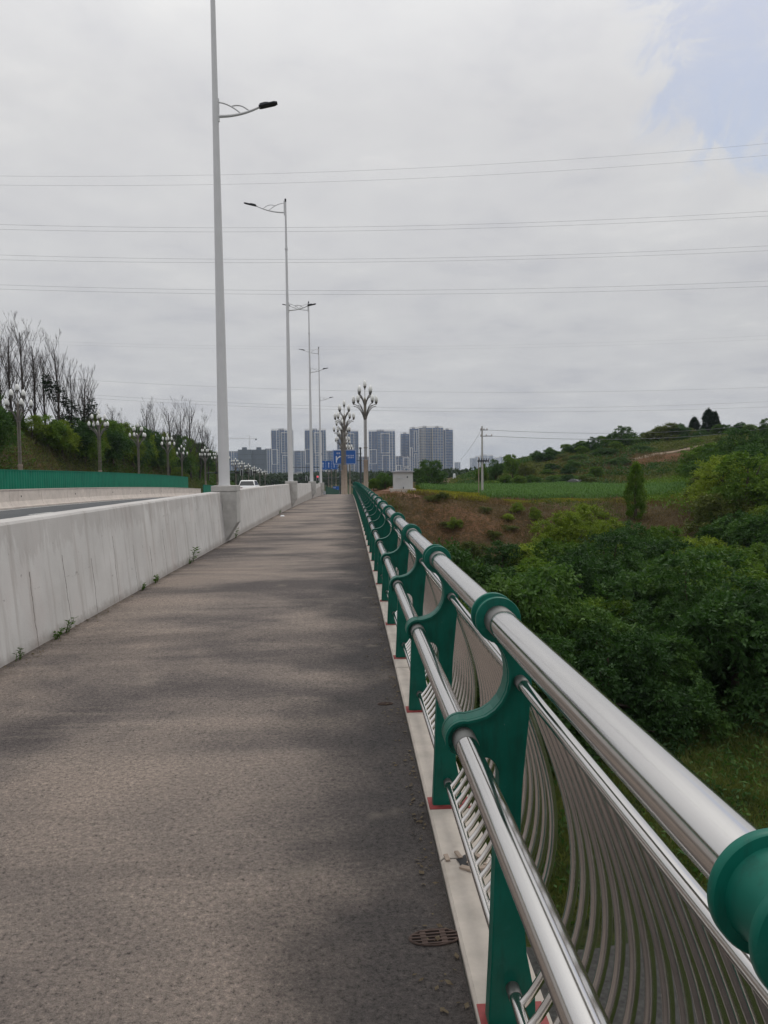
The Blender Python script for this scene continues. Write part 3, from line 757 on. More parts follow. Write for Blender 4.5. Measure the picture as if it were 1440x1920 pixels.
# ------------------------------------------------------------------ vehicles
def vehicle(name, label, cat, loc, rz, body_c, sedan=False):
    root = thing(name, label, cat, loc, rz)
    bm_ = paint(name+'_paint', body_c, .25, 0, .03, 2, .6); gl = paint(name+'_glass', (.015, .018, .02), .08, 0, .1, 2, .7)
    W = .92
    if sedan: low = [(-2.3, .32), (-2.33, .60), (-2.25, .92), (-1.55, 1.0), (1.0, .96), (2.05, .82), (2.3, .62), (2.32, .32)]; cab = [(-1.75, .98), (-.95, 1.42), (.25, 1.45), (1.15, .95)]
    else: low = [(-2.2, .35), (-2.28, .55), (-2.22, .95), (-2.12, 1.10), (1.1, 1.08), (2.05, .95), (2.28, .70), (2.28, .35)]; cab = [(-2.10, 1.09), (-1.72, 1.60), (-1.2, 1.66), (.35, 1.62), (1.25, 1.07)]
    def solid(prof, w0, w1, zlo, zhi):
        mb = MB(); n = len(prof)
        ww = [w0+(w1-w0)*max(0, min(1, (z-zlo)/(zhi-zlo))) for _, z in prof]
        v = [(-w, y, z) for (y, z), w in zip(prof, ww)]+[(w, y, z) for (y, z), w in zip(prof, ww)]
        f = [tuple(range(n)), tuple(range(2*n-1, n-1, -1))]+[(i, i+n, (i+1) % n+n, (i+1) % n) for i in range(n)]
        return mb.add(v, f)
    solid(low, W, W*.96, .5, 1.1).build('body', bm_, root, bevel=.06)
    zt = max(z for _, z in cab)
    c = solid(cab, W*.90, W*.70, 1.0, zt).build('cabin', bm_, root, bevel=.04)
    (ya, za), (yb, zb) = cab[0], cab[1]
    def pane(nm, ya, za, yb, zb, w0, w1, off):
        mb = MB(); d = Vector((0, yb-ya, zb-za)).normalized(); n = Vector((0, -d.z, d.y))*(1 if off > 0 else -1)
        a = Vector((0, ya, za))+d*.09; b = Vector((0, yb, zb))-d*.07
        v = []
        for o_ in (0.012, .03): v += [a+n*o_+Vector((-w0, 0, 0)), a+n*o_+Vector((w0, 0, 0)), b+n*o_+Vector((w1, 0, 0)), b+n*o_+Vector((-w1, 0, 0))]
        mb.add(v, [(0, 1, 2, 3), (7, 6, 5, 4), (0, 4, 5, 1), (1, 5, 6, 2), (2, 6, 7, 3), (3, 7, 4, 0)]); mb.build(nm, gl, c)
    pane('rear_window', ya, za, yb, zb, W*.78, W*.62, 1)
    pane('windscreen', cab[-1][0], cab[-1][1], cab[-2][0], cab[-2][1], W*.8, W*.64, -1)
    for s in (-1, 1):
        mb = MB(); pts = [(y, z) for y, z in cab]
        cy = sum(p[0] for p in pts)/len(pts); cz = sum(p[1] for p in pts)/len(pts)
        q = [(cy+(y-cy)*.82, cz+(z-cz)*.72) for y, z in pts]
        wz = lambda z: (W*.90+(W*.70-W*.90)*(z-1.0)/(zt-1.0))
        v = [(s*(wz(z)+.008), y, z) for y, z in q]+[(s*(wz(z)-.03), y, z) for y, z in q]; n = len(q)
        mb.add(v, [tuple(range(n)), tuple(range(2*n-1, n-1, -1))]+[(i, i+n, (i+1) % n+n, (i+1) % n) for i in range(n)]); mb.build('side_window', gl, c)
        mb = MB(); mb.box(s*W*.62-.18, s*W*.62+.18, low[2][0]-.075, low[2][0]+.04, .80, .98); mb.build('tail_light', M['tail'], root, bevel=.02)
        mb = MB(); mb.box(s*W*.66-.17, s*W*.66+.17, low[-2][0]-.18, low[-2][0]+.03, .66, .80); mb.build('headlight', M['frosted'], root, bevel=.02)
        for yy in (-1.38, 1.38):
            mb = MB(); mb.lathe([(.2, -.1), (.31, -.11), (.33, -.08), (.33, .08), (.31, .11), (.2, .1)], (s*.82, yy, .33), 18, 'x'); w = mb.build('wheel', M['black'], root, smooth=True)
            mb = MB(); mb.lathe([(.05, -.125), (.21, -.118), (.21, .118), (.05, .125)], (s*.82, yy, .33), 12, 'x'); mb.build('rim', M['lampgrey'], w, smooth=True)
    mb = MB(); mb.box(-.24, .24, low[1][0]-.06, low[1][0]+.05, .62, .76); mb.build('number_plate', M['signblue'], root)
    mb = MB(); mb.box(-.80, .80, low[1][0]-.035, low[1][0]+.3, .34, .50); mb.build('bumper', M['black'], root, bevel=.03)
    return root
M['tail'] = paint('tail_lamp_red', (.12, .012, .015), .25, 0, .2, 6)
vehicle('white_car', 'white hatchback seen from behind, driving away beyond the concrete wall', 'car', (pix(461.5, 73), 75.3, zr(75)), 0, (.80, .80, .80))
xc = (1082-655)*139/1400
vehicle('parked_car', 'dark grey car parked under the bushes at the back of the corn field', 'car', (xc, 139.5, float(T(xc, 139.5))+.1), R(38), (.045, .045, .048), True)

# ------------------------------------------------------------------ hut, pole, fence and other small structures
def hut():
    Y = 92; k = Y/1400; x0, x1 = (738.5-655)*k, (774-655)*k; g = -1.0
    z0 = at(756, 916.5, Y).z; z1 = at(756, 885.5, Y).z
    root = thing('equipment_hut', 'small white metal equipment hut with a low pitched roof in front of the dark tree', 'hut')
    mb = MB(); mb.box(x0-.45, x1+.35, Y-.4, Y+2.6, float(T((x0+x1)/2, Y))-.5, z0); mb.build('base_slab', M['kerb'], root, bevel=.02)
    mb = MB(); mb.box(x0, x1, Y, Y+2.2, z0+.002, z1); xm = x0+(x1-x0)*.505
    mb.box(xm-.03, xm+.03, Y-.012, Y-.0005, z0+.05, z1-.02)
    w = mb.build('wall', M['hut'], root)
    mb = MB(); d0 = x0+(x1-x0)*.18; mb.box(d0, d0+.50, Y-.03, Y-.001, z0+.02, z0+1.25); mb.box(d0-.02, d0+.54, Y-.10, Y-.001, z0+1.27, z0+1.33); mb.build('door', M['hut'], root)
    mb = MB(); mb.box(x0+(x1-x0)*.68, x0+(x1-x0)*.745, Y-.06, Y-.001, z1-.68, z1-.50); mb.build('vent', M['mast'], root)
    mb = MB(); mb.box(xm-.08, xm+.02, Y-.25, Y-.05, z0-.05, z0+.25); mb.build('meter_box', M['mast'], root)
    mb = MB(); o_ = .2; xm = (x0+x1)/2
    mb.prism_y([(x0-o_, z1+.002), (x1+o_, z1+.002), (x1+o_, z1+.09), (xm, z1+.30), (x0-o_, z1+.09)], Y-.22, Y+2.4); mb.build('roof', M['hutroof'], root)
hut()
def utility_pole():
    Y = 97; k = Y/1400; x = (905.5-655)*k; g = float(T(x, Y)); zt = at(905, 799, Y).z
    root = thing('utility_pole', 'grey concrete utility pole with crossarms standing at the front of the corn field', 'utility pole', (x, Y, g))
    H = zt-g
    mb = MB(); mb.tube([(0, 0, -.3), (0, 0, H)], [.17, .10], 12); mb.build('pole', M['plinth'], root, smooth=True)
    mb = MB(); mb.tube([(-.42, .3, -.3), (-.40, .3, 5.1)], .06, 8); mb.build('cable_riser', M['lampbase'], root, smooth=True)
    def cross(z, w):
        mb = MB(); mb.box(-.25, w, -.05, .05, z-.045, z+.045); c = mb.build('crossarm', M['mast'], root)
        for q in np.linspace(-.15, w-.1, 3):
            mb = MB(); mb.lathe([(.03, .05), (.07, .08), (.05, .14), (.07, .18), (.02, .24)], (q, 0, z), 8); mb.build('insulator', M['lampbase'], c, smooth=True)
    cross(H-.5, .75); cross(H-1.3, 1.35)
    mb = MB(); mb.box(-.6, .85, -.14, .14, H-4.62, H-4.42); f = mb.build('switch_frame', M['mast'], root)
    for q in np.linspace(-.5, .75, 5):
        mb = MB(); mb.tube([(q, -.1, H-4.75), (q+.12, -.1, H-4.2)], .06, 6); mb.build('fuse', M['black'], f)
    return x, Y, zt
ux, uy, uz = utility_pole()
def wire(name, label, pts, r, cat='cable', group=None):
    mb = MB(); mb.tube(pts, r, 5); o = mb.build(name, M['wirem'], None, smooth=True); tag(o, label, cat, group); return o
M['wirem'] = paint('weathered_cable', (.17, .17, .18), .6, .2, .1, 2)
def sag(a, b, s, n=24):
    a, b = Vector(a), Vector(b); return [a.lerp(b, t)-Vector((0, 0, s*4*t*(1-t))) for t in np.linspace(0, 1, n)]
e1 = at(1500, 783, 150); e2 = at(1500, 792, 152)
wire('service_cable', 'upper black cable running right from the utility pole over the hill', sag((ux+.6, uy, uz-.5), e1, 1.5), .022, group='cables of the utility pole')
wire('service_cable', 'lower black cable running right from the utility pole over the hill', sag((ux+1.2, uy, uz-1.3), e2, 1.6), .026, group='cables of the utility pole')
pg = at(863, 862, 150)
wire('guy_wire', 'slack thin wire slanting down to the left from the utility pole top', sag((ux, uy, uz-.3), pg, .4), .016, group='cables of the utility pole')
# high voltage spans: (left pixel row, middle, right), distance
GW = 'power lines across the sky'
rows = [(330, 318, 269, 120, 'topmost power line across the sky'), (347, 337, 291, 120, 'second power line from the top, just under the topmost'),
        (421, 424.5, 396, 130, 'upper wire of the second pair of power lines'), (430, 432, 405, 130, 'lower wire of the second pair of power lines'),
        (478, 485, 461, 140, 'upper wire of the third pair of power lines'), (487, 491, 470, 140, 'lower wire of the third pair of power lines'),
        (534, 544.5, 527, 150, 'upper wire of the fourth pair of power lines'), (542, 552, 537, 150, 'lower wire of the fourth pair of power lines'),
        (636, 650, 629, 260, 'upper of two very faint power lines at mid height of the sky'), (642, 655, 636, 260, 'lower of two very faint power lines at mid height of the sky'),
        (702, 734, 726, 230, 'single power line passing the lotus lamp tops'), (727, 764, 753, 240, 'upper wire of the lowest pair of power lines'), (734, 770, 763, 240, 'lower wire of the lowest pair of power lines')]
for i, (a, b, c, Y, lab) in enumerate(rows):
    pa, pb, pc = at(0, a, Y), at(720, b, Y), at(1440, c, Y); q = []
    for t in np.linspace(-.25, 1.25, 40):
        l0, l1, l2 = (t-.5)*(t-1)*2, -4*t*(t-1), t*(t-.5)*2
        q.append(pa*l0+pb*l1+pc*l2)
    wire('power_line', lab, q, [.013, .013, .017, .017, .018, .018, .019, .019, .013, .013, .022, .024, .024][i], 'power line', GW)
def white_fence():
    Y = 112; k = Y/1400; x0, x1 = (690-655)*k, (719-655)*k; g = float(T((x0+x1)/2, Y))
    z1 = at(705, 905, Y).z
    root = thing('white_guard_fence', 'short white metal guard fence right of the tall lotus lamp', 'fence')
    for z in (z1, z1-.38): mb = MB(); mb.box(x0, x1, Y-.03, Y+.03, z-.05, z+.05); mb.build('rail', M['signwhite'], root)
    for x in np.linspace(x0+.05, x1-.05, 9): mb = MB(); mb.box(x-.03, x+.03, Y-.025, Y+.025, g-.3, z1-.051); mb.build('picket', M['signwhite'], root)
white_fence()
def obelisk():
    Y = 200; k = Y/1400; x = (852.5-655)*k; g = float(T(x, Y)); z1 = at(852, 888, Y).z
    root = thing('lattice_mast', 'small white lattice mast left of the utility pole, behind the corn', 'mast', (x, Y, g))
    H = z1-g; mb = MB()
    for sx in (-1, 1):
        for sy in (-1, 1): mb.tube([(sx*.42, sy*.42, 0), (sx*.16, sy*.16, H)], .06, 5)
    mb.build('leg_frame', M['signwhite'], root); mb = MB()
    for j in range(8):
        t = j/8; w = .42-.26*t; w2 = .42-.26*(t+.125)
        for sy in (-1, 1): mb.tube([(-w, sy*w, H*t), (w2, sy*w2, H*(t+.125))], .05, 4); mb.tube([(w, sy*w, H*t), (-w2, sy*w2, H*(t+.125))], .05, 4)
    mb.build('bracing', M['signwhite'], root)
obelisk()
# drain grates in the path
def grate(label, x, y, sc):
    root = thing('drain_grate', label, 'drain', (x, y, zr(y)), R(4), group='drain grates beside the kerb')
    mb = MB(); mb.lathe([(.128*sc, .002), (.128*sc, .004)], seg=26); mb.build('pit', M['black'], root)
    mb = MB(); r = .13*sc
    seg = 26; mb.tube([(r*math.cos(2*math.pi*i/seg), r*math.sin(2*math.pi*i/seg), .006) for i in range(seg+1)], .006, 6)
    for q in np.linspace(-.8, .8, 5): w = math.sqrt(1-q*q)*r; mb.box(-w, w, q*r-.009*sc, q*r+.009*sc, .0045, .013)
    for q in (-.45, .35): w = math.sqrt(1-q*q)*r*.98; mb.box(q*r-.010, q*r+.010, -w, w, .0047, .0105)
    mb.build('grating', M['rust'], root); root.scale = (1.0, .50, .6)
M['rust'] = paint('rusty_iron', (.075, .050, .042), .8, .3, .35, 18)
grate('rusty drain grate set in the asphalt by the nearest kerb length', (803-655)/878*1.6, 1400*1.6/878-.089, .66)
grate('dark round drain cover farther up the path near the kerb', (716-655)/436*1.6, 1400*1.6/436-.089, .38)
# kerb debris
def debris():
    r = random.Random(4); y0 = 1400*1.58/(1622-883)-.088; x0 = (868-655)/1400*(y0+.088)
    root = thing('kerb_rubble', 'dark broken hole with loose scraps in the top of the kerb', 'debris', (x0, y0, zr(y0)+.023))
    mb = MB(); n = 12; v = [(.055*math.cos(i*2*math.pi/n)*(.6+.7*r.random()), .06*math.sin(i*2*math.pi/n)*(.5+.6*r.random()), .003) for i in range(n)]
    mb.add(v+[(a*.9, b*.9, .0006) for a, b, c in v], [tuple(range(n))]+[(i, (i+1) % n, n+(i+1) % n, n+i) for i in range(n)]); mb.build('broken_patch', M['black'], root)
    for i in range(7):
        q = [(r.uniform(-.09, .07), r.uniform(-.07, .09))]; a = r.random()*6; mb = MB(); L = r.uniform(.012, .03)
        x, y = q[0]; mb.box(-L, L, -L*.4, L*.4, .0, .008); o = mb.build('scrap', M['lampbase'], root); o.location = (x, y, .002); o.rotation_euler = (r.uniform(-.2, .2), r.uniform(-.2, .2), a)
debris()
mb = MB(); mb.add([(-.09, -.03, 0), (.08, -.04, 0), (.10, .03, .0), (-.07, .04, 0), (-.05, 0, .05), (.05, .01, .04)], [(0, 1, 5, 4), (1, 2, 5), (2, 3, 4, 5), (3, 0, 4), (0, 3, 2, 1)])
lit = mb.build('paper_scrap', M['signwhite']); yl = 1400*1.6/(961-884); lit.location = ((529-655)/1400*yl, yl, zr(yl)+.003); lit.rotation_euler = (0, 0, .3)
tag(lit, 'crumpled white paper scrap lying by the far wall foot', 'litter')

# ------------------------------------------------------------------ vegetation
def leaf_quads(rng, c, d, L, W):
    """one folded-flat leaf per row: base c, axis d"""
    n = len(c); L = L*rng.uniform(.7, 1.3, (n, 1)); W = W*rng.uniform(.7, 1.3, (n, 1))
    rv = rng.normal(size=(n, 3)); s = np.cross(d, rv); s /= np.linalg.norm(s, axis=1, keepdims=True)+1e-9
    tip = c+d*L; tip[:, 2] -= .12*L[:, 0]
    v = np.stack([c, c+d*L*.45+s*W*.5, tip, c+d*L*.45-s*W*.5], 1)
    return v.reshape(-1, 3)
def unit(a): return a/(np.linalg.norm(a, axis=-1, keepdims=True)+1e-9)
def lobe_points(rng, lobes, n, up=-.35):
    """points on the outer skin of a union of spheres"""
    w = np.array([l[3]**2 for l in lobes]); w = w/w.sum(); out = []; nor = []
    L = np.array(lobes)
    while len(out) < n:
        k = rng.choice(len(lobes), p=w); d = unit(rng.normal(size=3))
        if d[2] < up: continue
        sq = lobes[k][4] if len(lobes[k]) > 4 else 1
        p = np.array(lobes[k][:3])+d*np.array((1, 1, sq))*lobes[k][3]*rng.uniform(.72, 1.03)
        q = (p-L[:, :3]); q[:, 2] /= np.array([l[4] if len(l) > 4 else 1 for l in lobes]); q = np.linalg.norm(q, axis=1)/L[:, 3]
        if (q < .70).any(): continue
        out.append(p); nor.append(d)
    return np.array(out), np.array(nor)
def crown(rng, lobes, nclump, nspray, L, W, up=.35, low=-.35, nleaf=9, slen=.62):
    """rosettes of leafy sprays on the skin of the lobes"""
    p, nrm = lobe_points(rng, lobes, nclump, low)
    c = np.repeat(p, nspray, 0); nn = np.repeat(nrm, nspray, 0)
    sd = unit(nn*.75+rng.normal(size=c.shape)*.55+np.array((0, 0, up))); sl = slen*rng.uniform(.55, 1.25, (len(c), 1))
    side = unit(np.cross(sd, rng.normal(size=c.shape)))
    out = []
    for k in range(nleaf):
        t = .25+.75*k/(nleaf-1); q = c+sd*sl*t; q[:, 2] -= .35*sl[:, 0]*t*t
        sg = 1 if k % 2 else -1
        d = unit(sd*(.55+.6*(k == nleaf-1))+side*sg*(.95 if k < nleaf-1 else .1)+rng.normal(size=c.shape)*.18+np.array((0, 0, -.22)))
        out.append(leaf_quads(rng, q, d, L*(1.15-.35*t), W))
    return np.concatenate(out)
def rand_lobes(rng, r, h, n, flat=.85):
    """lobes for an uneven crown of radius r whose top reaches h and whose skirts hang near the ground"""
    out = [(0, 0, h*.50, r*.55, flat)]
    for i in range(n):
        a = rng.uniform(0, 6.28); z = h*rng.uniform(.16, .90); q = r*rng.uniform(.30, .95)*math.sqrt(max(.08, 1-((z/h-.38)/.62)**2))
        out.append((q*math.cos(a), q*math.sin(a), z, r*rng.uniform(.17, .38), flat))
    out.append((r*rng.uniform(-.3, .3), r*rng.uniform(-.3, .3), h*.86, r*.26, 1))
    return out
def trunk_mesh(mb, h, r, lobes, rng):
    mb.tube([(0, 0, -.4), (.03*h*rng.normal()*.5, .03*h*rng.normal()*.5, h*.3), (0, 0, h*.62), (0, 0, h*.8)], [r*1.25, r, r*.6, r*.2], 8)
    for l in lobes[1:9]:
        b = Vector((0, 0, h*rng.uniform(.2, .5))); e = Vector(l[:3]); mid = b.lerp(e, .5)+Vector((0, 0, -.05*h))
        mb.tube([b, mid, e], [r*.5, r*.32, r*.1], 5)
def make_tree(name, cat, seed, r, h, nl, nclump, nspray, L, W, mat, bark='bark', flat=.85, up=.35, low=-.5, nleaf=9, slen=.62):
    g = np.random.default_rng(seed); lobes = rand_lobes(g, r, h, nl, flat)
    root = thing(name, '', cat)
    mb = MB(); trunk_mesh(mb, h, .035*h, lobes, g); mb.build('trunk', M[bark], root, smooth=True)
    cv = crown(g, lobes, nclump, nspray, L, W, up, low, nleaf, slen)
    cv[:, 2] *= h/np.percentile(cv[:, 2], 99.6)
    np_mesh('crown', cv, 4, M[mat], root)
    return root
USED = set()
def put(proto, label, x, y, sc=1.0, rz=None, group=None, dz=0, z=None):
    zz = float(T(x, y)) if z is None else z
    rz = rnd.uniform(0, 6.28) if rz is None else rz
    if proto.name not in USED:
        USED.add(proto.name); proto.location = (x, y, zz+dz); proto.rotation_euler = (0, 0, rz); proto['label'] = label
        proto.scale = sc if isinstance(sc, tuple) else (sc,)*3
        if group: proto['group'] = group
        return proto
    return dup(proto, label, (x, y, zz+dz), rz, sc, group)

dk = [make_tree('broadleaf_tree', 'tree', 20+i, 2.6, 4.8, 16, 380, 6, .20, .085, 'l_dark') for i in range(4)]
md = [make_tree('broadleaf_tree', 'tree', 30+i, 2.4, 4.4, 15, 320, 6, .21, .085, 'l_mid', up=.45) for i in range(3)]
lt = [make_tree('leafy_shrub', 'shrub', 40+i, 2.0, 3.5, 13, 260, 6, .17, .055, 'l_light', up=.75, nleaf=11, slen=.7) for i in range(3)]
ol = [make_tree('olive_shrub', 'shrub', 45, 1.8, 2.5, 11, 180, 6, .20, .06, 'l_olive', up=.7)]
GV = 'trees and shrubs crowding the valley below the railing'
rowsY = [(28.0, 'front'), (31.8, 'second'), (36, 'third'), (40.6, 'fourth'), (45.6, 'fifth'), (51, 'sixth'), (56.5, 'seventh')]
g = random.Random(5)
for ri, (Y0, nm) in enumerate(rowsY):
    x = 3.6 if Y0 < 44 else 8.0 if Y0 < 50 else 14.5; cnt = 0
    while x < .57*Y0+7:
        y = Y0+g.uniform(-1.4, 1.4); xx = x+g.uniform(-.5, .5); u = g.random()
        if Y0 < 30 and xx > 13: break
        lightp = (ri >= 1 and u < (.08, .14, .24, .34, .42, .48, .5)[ri])
        dark = not lightp and u < (.9, .74, .7, .66, .66, .66, .66)[ri]
        pr, what = (g.choice(lt), 'yellow-green feathery shrub') if lightp else (g.choice(dk), 'dark broadleaf tree') if dark else (g.choice(md), 'mid green broadleaf tree')
        put(pr, '%s in the %s valley row, %s out from the railing' % (what, nm, ORD[cnt]), xx, y, g.uniform(1.0, 1.42)*(1.0 if Y0 > 30 else .85), group=GV, dz=-.5)
        cnt += 1; x += g.uniform(2.7, 3.5)
# named single shrubs on and under the bank

put(dk[0], 'round dark shrub alone at the foot of the brown bank', pix(945, 57), 57.5, (1.05, 1.0, .92), group=GV, dz=-.2)
put(lt[0], 'broad bright green shrub in front of the brown bank, left half', pix(1050, 61), 61, (1.45, 1.3, 1.45), group=GV)
put(lt[1], 'broad bright green shrub in front of the brown bank, right half', pix(1110, 62), 62, (1.5, 1.3, 1.5), group=GV)
put(lt[2], 'pale green shrub left of the slim cypress', pix(1145, 57), 57, 1.25, group=GV)
put(md[0], 'mid green tree at the bank foot right of the slim cypress', pix(1262, 58), 58, 1.0, group=GV)
put(md[1], 'mid green tree under the slim cypress', pix(1180, 55), 55, 1.0, group=GV)
put(ol[0], 'olive shrub low on the brown bank near the railing', pix(880, 62), 62, .8, group=GV)
put(lt[0], 'yellow-green shrub between the dark shrub and the broad bright ones', pix(1000, 58), 58, 1.0, group=GV)
gb = random.Random(9)
for i in range(18):
    Y = gb.uniform(57, 74.5); px = gb.uniform(790, 1150); kd = gb.random()
    put(ol[0] if kd < .6 else lt[i % 3] if kd < .8 else md[i % 3], 'low shrub dotted on the brown bank, %s of the scattered ones' % ORD[i] if False else 'small tuft-like shrub on the brown bank, %s from the railing' % ORD[0], pix(px, Y), Y, (gb.uniform(.28, .6), gb.uniform(.28, .6), gb.uniform(.2, .42)), group='tufts dotted over the brown bank', dz=-.1)
bank = sorted([o for o in COL.objects if o.get('group') == 'tufts dotted over the brown bank'], key=lambda o: math.atan2(o.location.x, o.location.y))
for i, o in enumerate(bank): o['label'] = 'small tuft-like shrub on the brown bank, %s from the railing' % ORD[i]
# right hillside thicket
GH = 'trees of the thicket on the right hillside'
cnt = 0
spots = []
for Y0 in (63, 69, 76, 84, 93, 103, 114, 126):
    x = {63: 31.5, 69: 34.5, 76: 38.2, 84: 42.3, 93: 44.5, 103: 51.5, 114: 58.5, 126: 66}[Y0]; row = 0
    while x < .56*Y0+6:
        u = g.random(); yy = Y0+g.uniform(-2, 2)
        pr, what = (g.choice(lt), 'light green shrub') if u < .16 else (g.choice(dk), 'dark tree') if u < .62 else (g.choice(md), 'mid green tree') if u < .88 else (ol[0], 'olive shrub')
        put(pr, '%s of the right hillside thicket, %s tier, %s from the field' % (what, ORD[[63, 69, 76, 84, 93, 103, 114, 126].index(Y0)], ORD[row]),
            x+g.uniform(-.6, .6), yy, g.uniform(1.05, 1.6)*(1 if Y0 < 90 else .85), group=GH, dz=-.5)
        row += 1; x += g.uniform(2.8, 4.0)
# slim cypress
def slim(name, seed, r, h, mat, label, x, y, sc=1.0, n=420, twin=False):
    gg = np.random.default_rng(seed); root = thing(name, label, 'tree', (x, y, float(T(x, y))-.1)); root.scale = (sc,)*3
    mb = MB(); mb.tube([(0, 0, -.4), (0, 0, h*.5), (0, 0, h*.95)], [.035*h, .022*h, .004*h], 7); mb.build('trunk', M['bark'], root, smooth=True)
    t = gg.uniform(.04, 1, n)**.9; a = gg.uniform(0, 6.28, n)
    pr = r*np.clip(np.sin(np.pi*np.clip(t*.86+.14, 0, 1))**.7, 0.05, 1)*gg.uniform(.55, 1.05, n)
    cx = np.stack([pr*np.cos(a), pr*np.sin(a), h*t], 1); per = 34
    c = np.repeat(cx, per, 0); off = gg.normal(size=c.shape)*np.array((.13, .13, .22))*r*.9
    rad = np.repeat(np.stack([np.cos(a), np.sin(a), a*0+1.3], 1), per, 0)
    d = unit(rad+gg.normal(size=c.shape)*.45)
    np_mesh('crown', leaf_quads(gg, c+off, d, .22*r+.08, .05*r+.03), 4, M[mat], root)
    return root
slim('cypress_tree', 71, .85, 5.3, 'l_mid', 'slim upright cypress at the edge of the brown bank', pix(1192, 69), 69, 1.0, 170)
# field: conifers and trees along the ridge
Yc = 195
for i, (px, top, r, h, lab) in enumerate(((1301, 786, 1.25, 4.6, 'smaller dark conifer, left of the pair on the ridge'), (1327, 771, 1.6, 6.6, 'taller dark conifer on the ridge, fuller and blunt topped'), (1338, 775, 1.35, 6.2, 'dark conifer leaning against the tallest one on the ridge'))):
    x = pix(px, Yc); o = slim('conifer_tree', 80+i, r, h, 'l_con', lab, x, Yc, 1.0, 300)
    o.location.z = at(px, top, Yc).z-h
GRD = 'trees along the ridge of the right hill'
rid = [(905, 868, 2.2), (930, 862, 2.6), (962, 853, 3.4), (985, 868, 2.4), (1010, 858, 3), (1035, 856, 3), (1062, 853, 3), (1090, 846, 3.4), (1112, 832, 4), (1135, 828, 3.6), (1165, 806, 5.5), (1180, 822, 3.6), (1205, 820, 3.4), (1230, 810, 4), (1252, 799, 5), (1270, 805, 4.4),
       (1288, 806, 3.4), (1315, 806, 3), (1345, 805, 3.4), (1365, 806, 3.4), (1385, 804, 4), (1405, 808, 3.2), (1425, 806, 3.2), (1440, 797, 4.5), (1462, 800, 4.5)]
for i, (px, top, h) in enumerate(rid):
    Y = 188+g.uniform(-6, 8)+(-28 if px < 1000 else 0); x = pix(px, Y)
    zt = at(px, top, Y).z; sc = h/4.4; pr = g.choice(dk+md+[ol[0]])
    base_h = 4.8 if pr in dk else 4.4 if pr in md else 2.6
    s = h/base_h; zg = float(T(x, Y))
    zt += .25; put(pr, 'ridge tree on the right hill, %s from its left end' % ORD[i], x, Y, (s*1.25, s*1.25, max(s, (zt-zg)/base_h)), group=GRD, z=zg-.25)
GHS = 'shrubs scattered over the face of the right hill'
for ri in range(8):
    Y0 = 141+ri*6.2; x = (.20+.012*ri)*Y0; c_ = 0
    while x < .50*Y0 and c_ < 14:
        if wob(x, Y0, .55) > -.35 and not (abs(x-cut_x(Y0)) < 12 and CUT_Y-11 < Y0 < CUT_Y+5):
            pr, what = (ol[0], 'olive shrub') if g.random() < .35 else (g.choice(dk), 'dark shrub') if g.random() < .5 else (g.choice(md), 'green shrub')
            put(pr, '%s on the face of the right hill, %s tier up, %s from its left' % (what, ORD[ri], ORD[c_]), x+g.uniform(-1, 1), Y0+g.uniform(-2, 2), (g.uniform(.55, .95), g.uniform(.55, .95), g.uniform(.35, .62)), group=GHS, dz=-.3); c_ += 1
        x += g.uniform(2.6, 6.0)
# single big dark tree by the hut
put(dk[1], 'big round dark tree right of the equipment hut', pix(803, 117), 117, (.95, .95, .98), z=-1.6)
for i, (px, Y, s) in enumerate(((700, 104, .42), (712, 106, .45), (722, 105, .5), (733, 108, .45), (783, 100, .3))):
    put([md[0], md[1], dk[2], md[0], lt[0]][i], 'low green shrub by the equipment hut, %s from the left' % ORD[i], pix(px, Y), Y, s, group='low shrubs by the equipment hut', dz=-.1)

put(ol[0], 'olive shrub hiding the front of the parked dark car', pix(1099, 137), 137, 1.0, z=float(T(pix(1099, 137), 137))-.3)
# left hillside
GLH = 'bushes on the left hillside behind the lotus lamps'
lefts = [(-30, 78, 725, 0), (30, 92, 772, 1), (62, 94, 776, 0), (92, 97, 776, 2), (118, 100, 786, 1), (140, 104, 778, 0), (160, 108, 790, 1), (172, 112, 775, 0), (195, 118, 790, 0), (212, 122, 785, 1), (232, 128, 792, 0), (250, 134, 798, 0), (268, 140, 800, 1),
         (283, 148, 806, 0), (298, 154, 812, 0), (312, 160, 810, 1), (328, 168, 815, 0), (343, 176, 818, 0), (356, 186, 822, 0), (368, 196, 828, 0), (380, 210, 836, 0), (392, 225, 845, 0), (402, 240, 852, 1)]
for i, (px, Y, top, kd) in enumerate(lefts):
    x = pix(px, Y); pr = (dk[:2]+md+lt[:2]+dk[2:3])[(i*3+kd) % 8]; zg = float(T(x, Y)); zt = at(px, top, Y).z
    hh = 4.8 if pr in dk else 4.4 if pr in md else 3.5; s = max(.55, (zt-zg)/hh) if zt-zg > 1.6 else .6
    put(pr, 'bush on the left hillside crest, %s from the left edge' % ORD[i], x, Y, (min(s, 1.3), min(s, 1.3), s), group=GLH, dz=-.2)
for i in range(26):
    Y = 126+i*4.2+g.uniform(-2, 2); x = -37.0-g.uniform(0, 7)
    put(g.choice(dk[:2]+md+lt), 'lower slope bush behind the left lotus lamps, %s along' % ORD[i], x, Y, g.uniform(.6, .95), group='bushes low on the left hillside', dz=-.2)
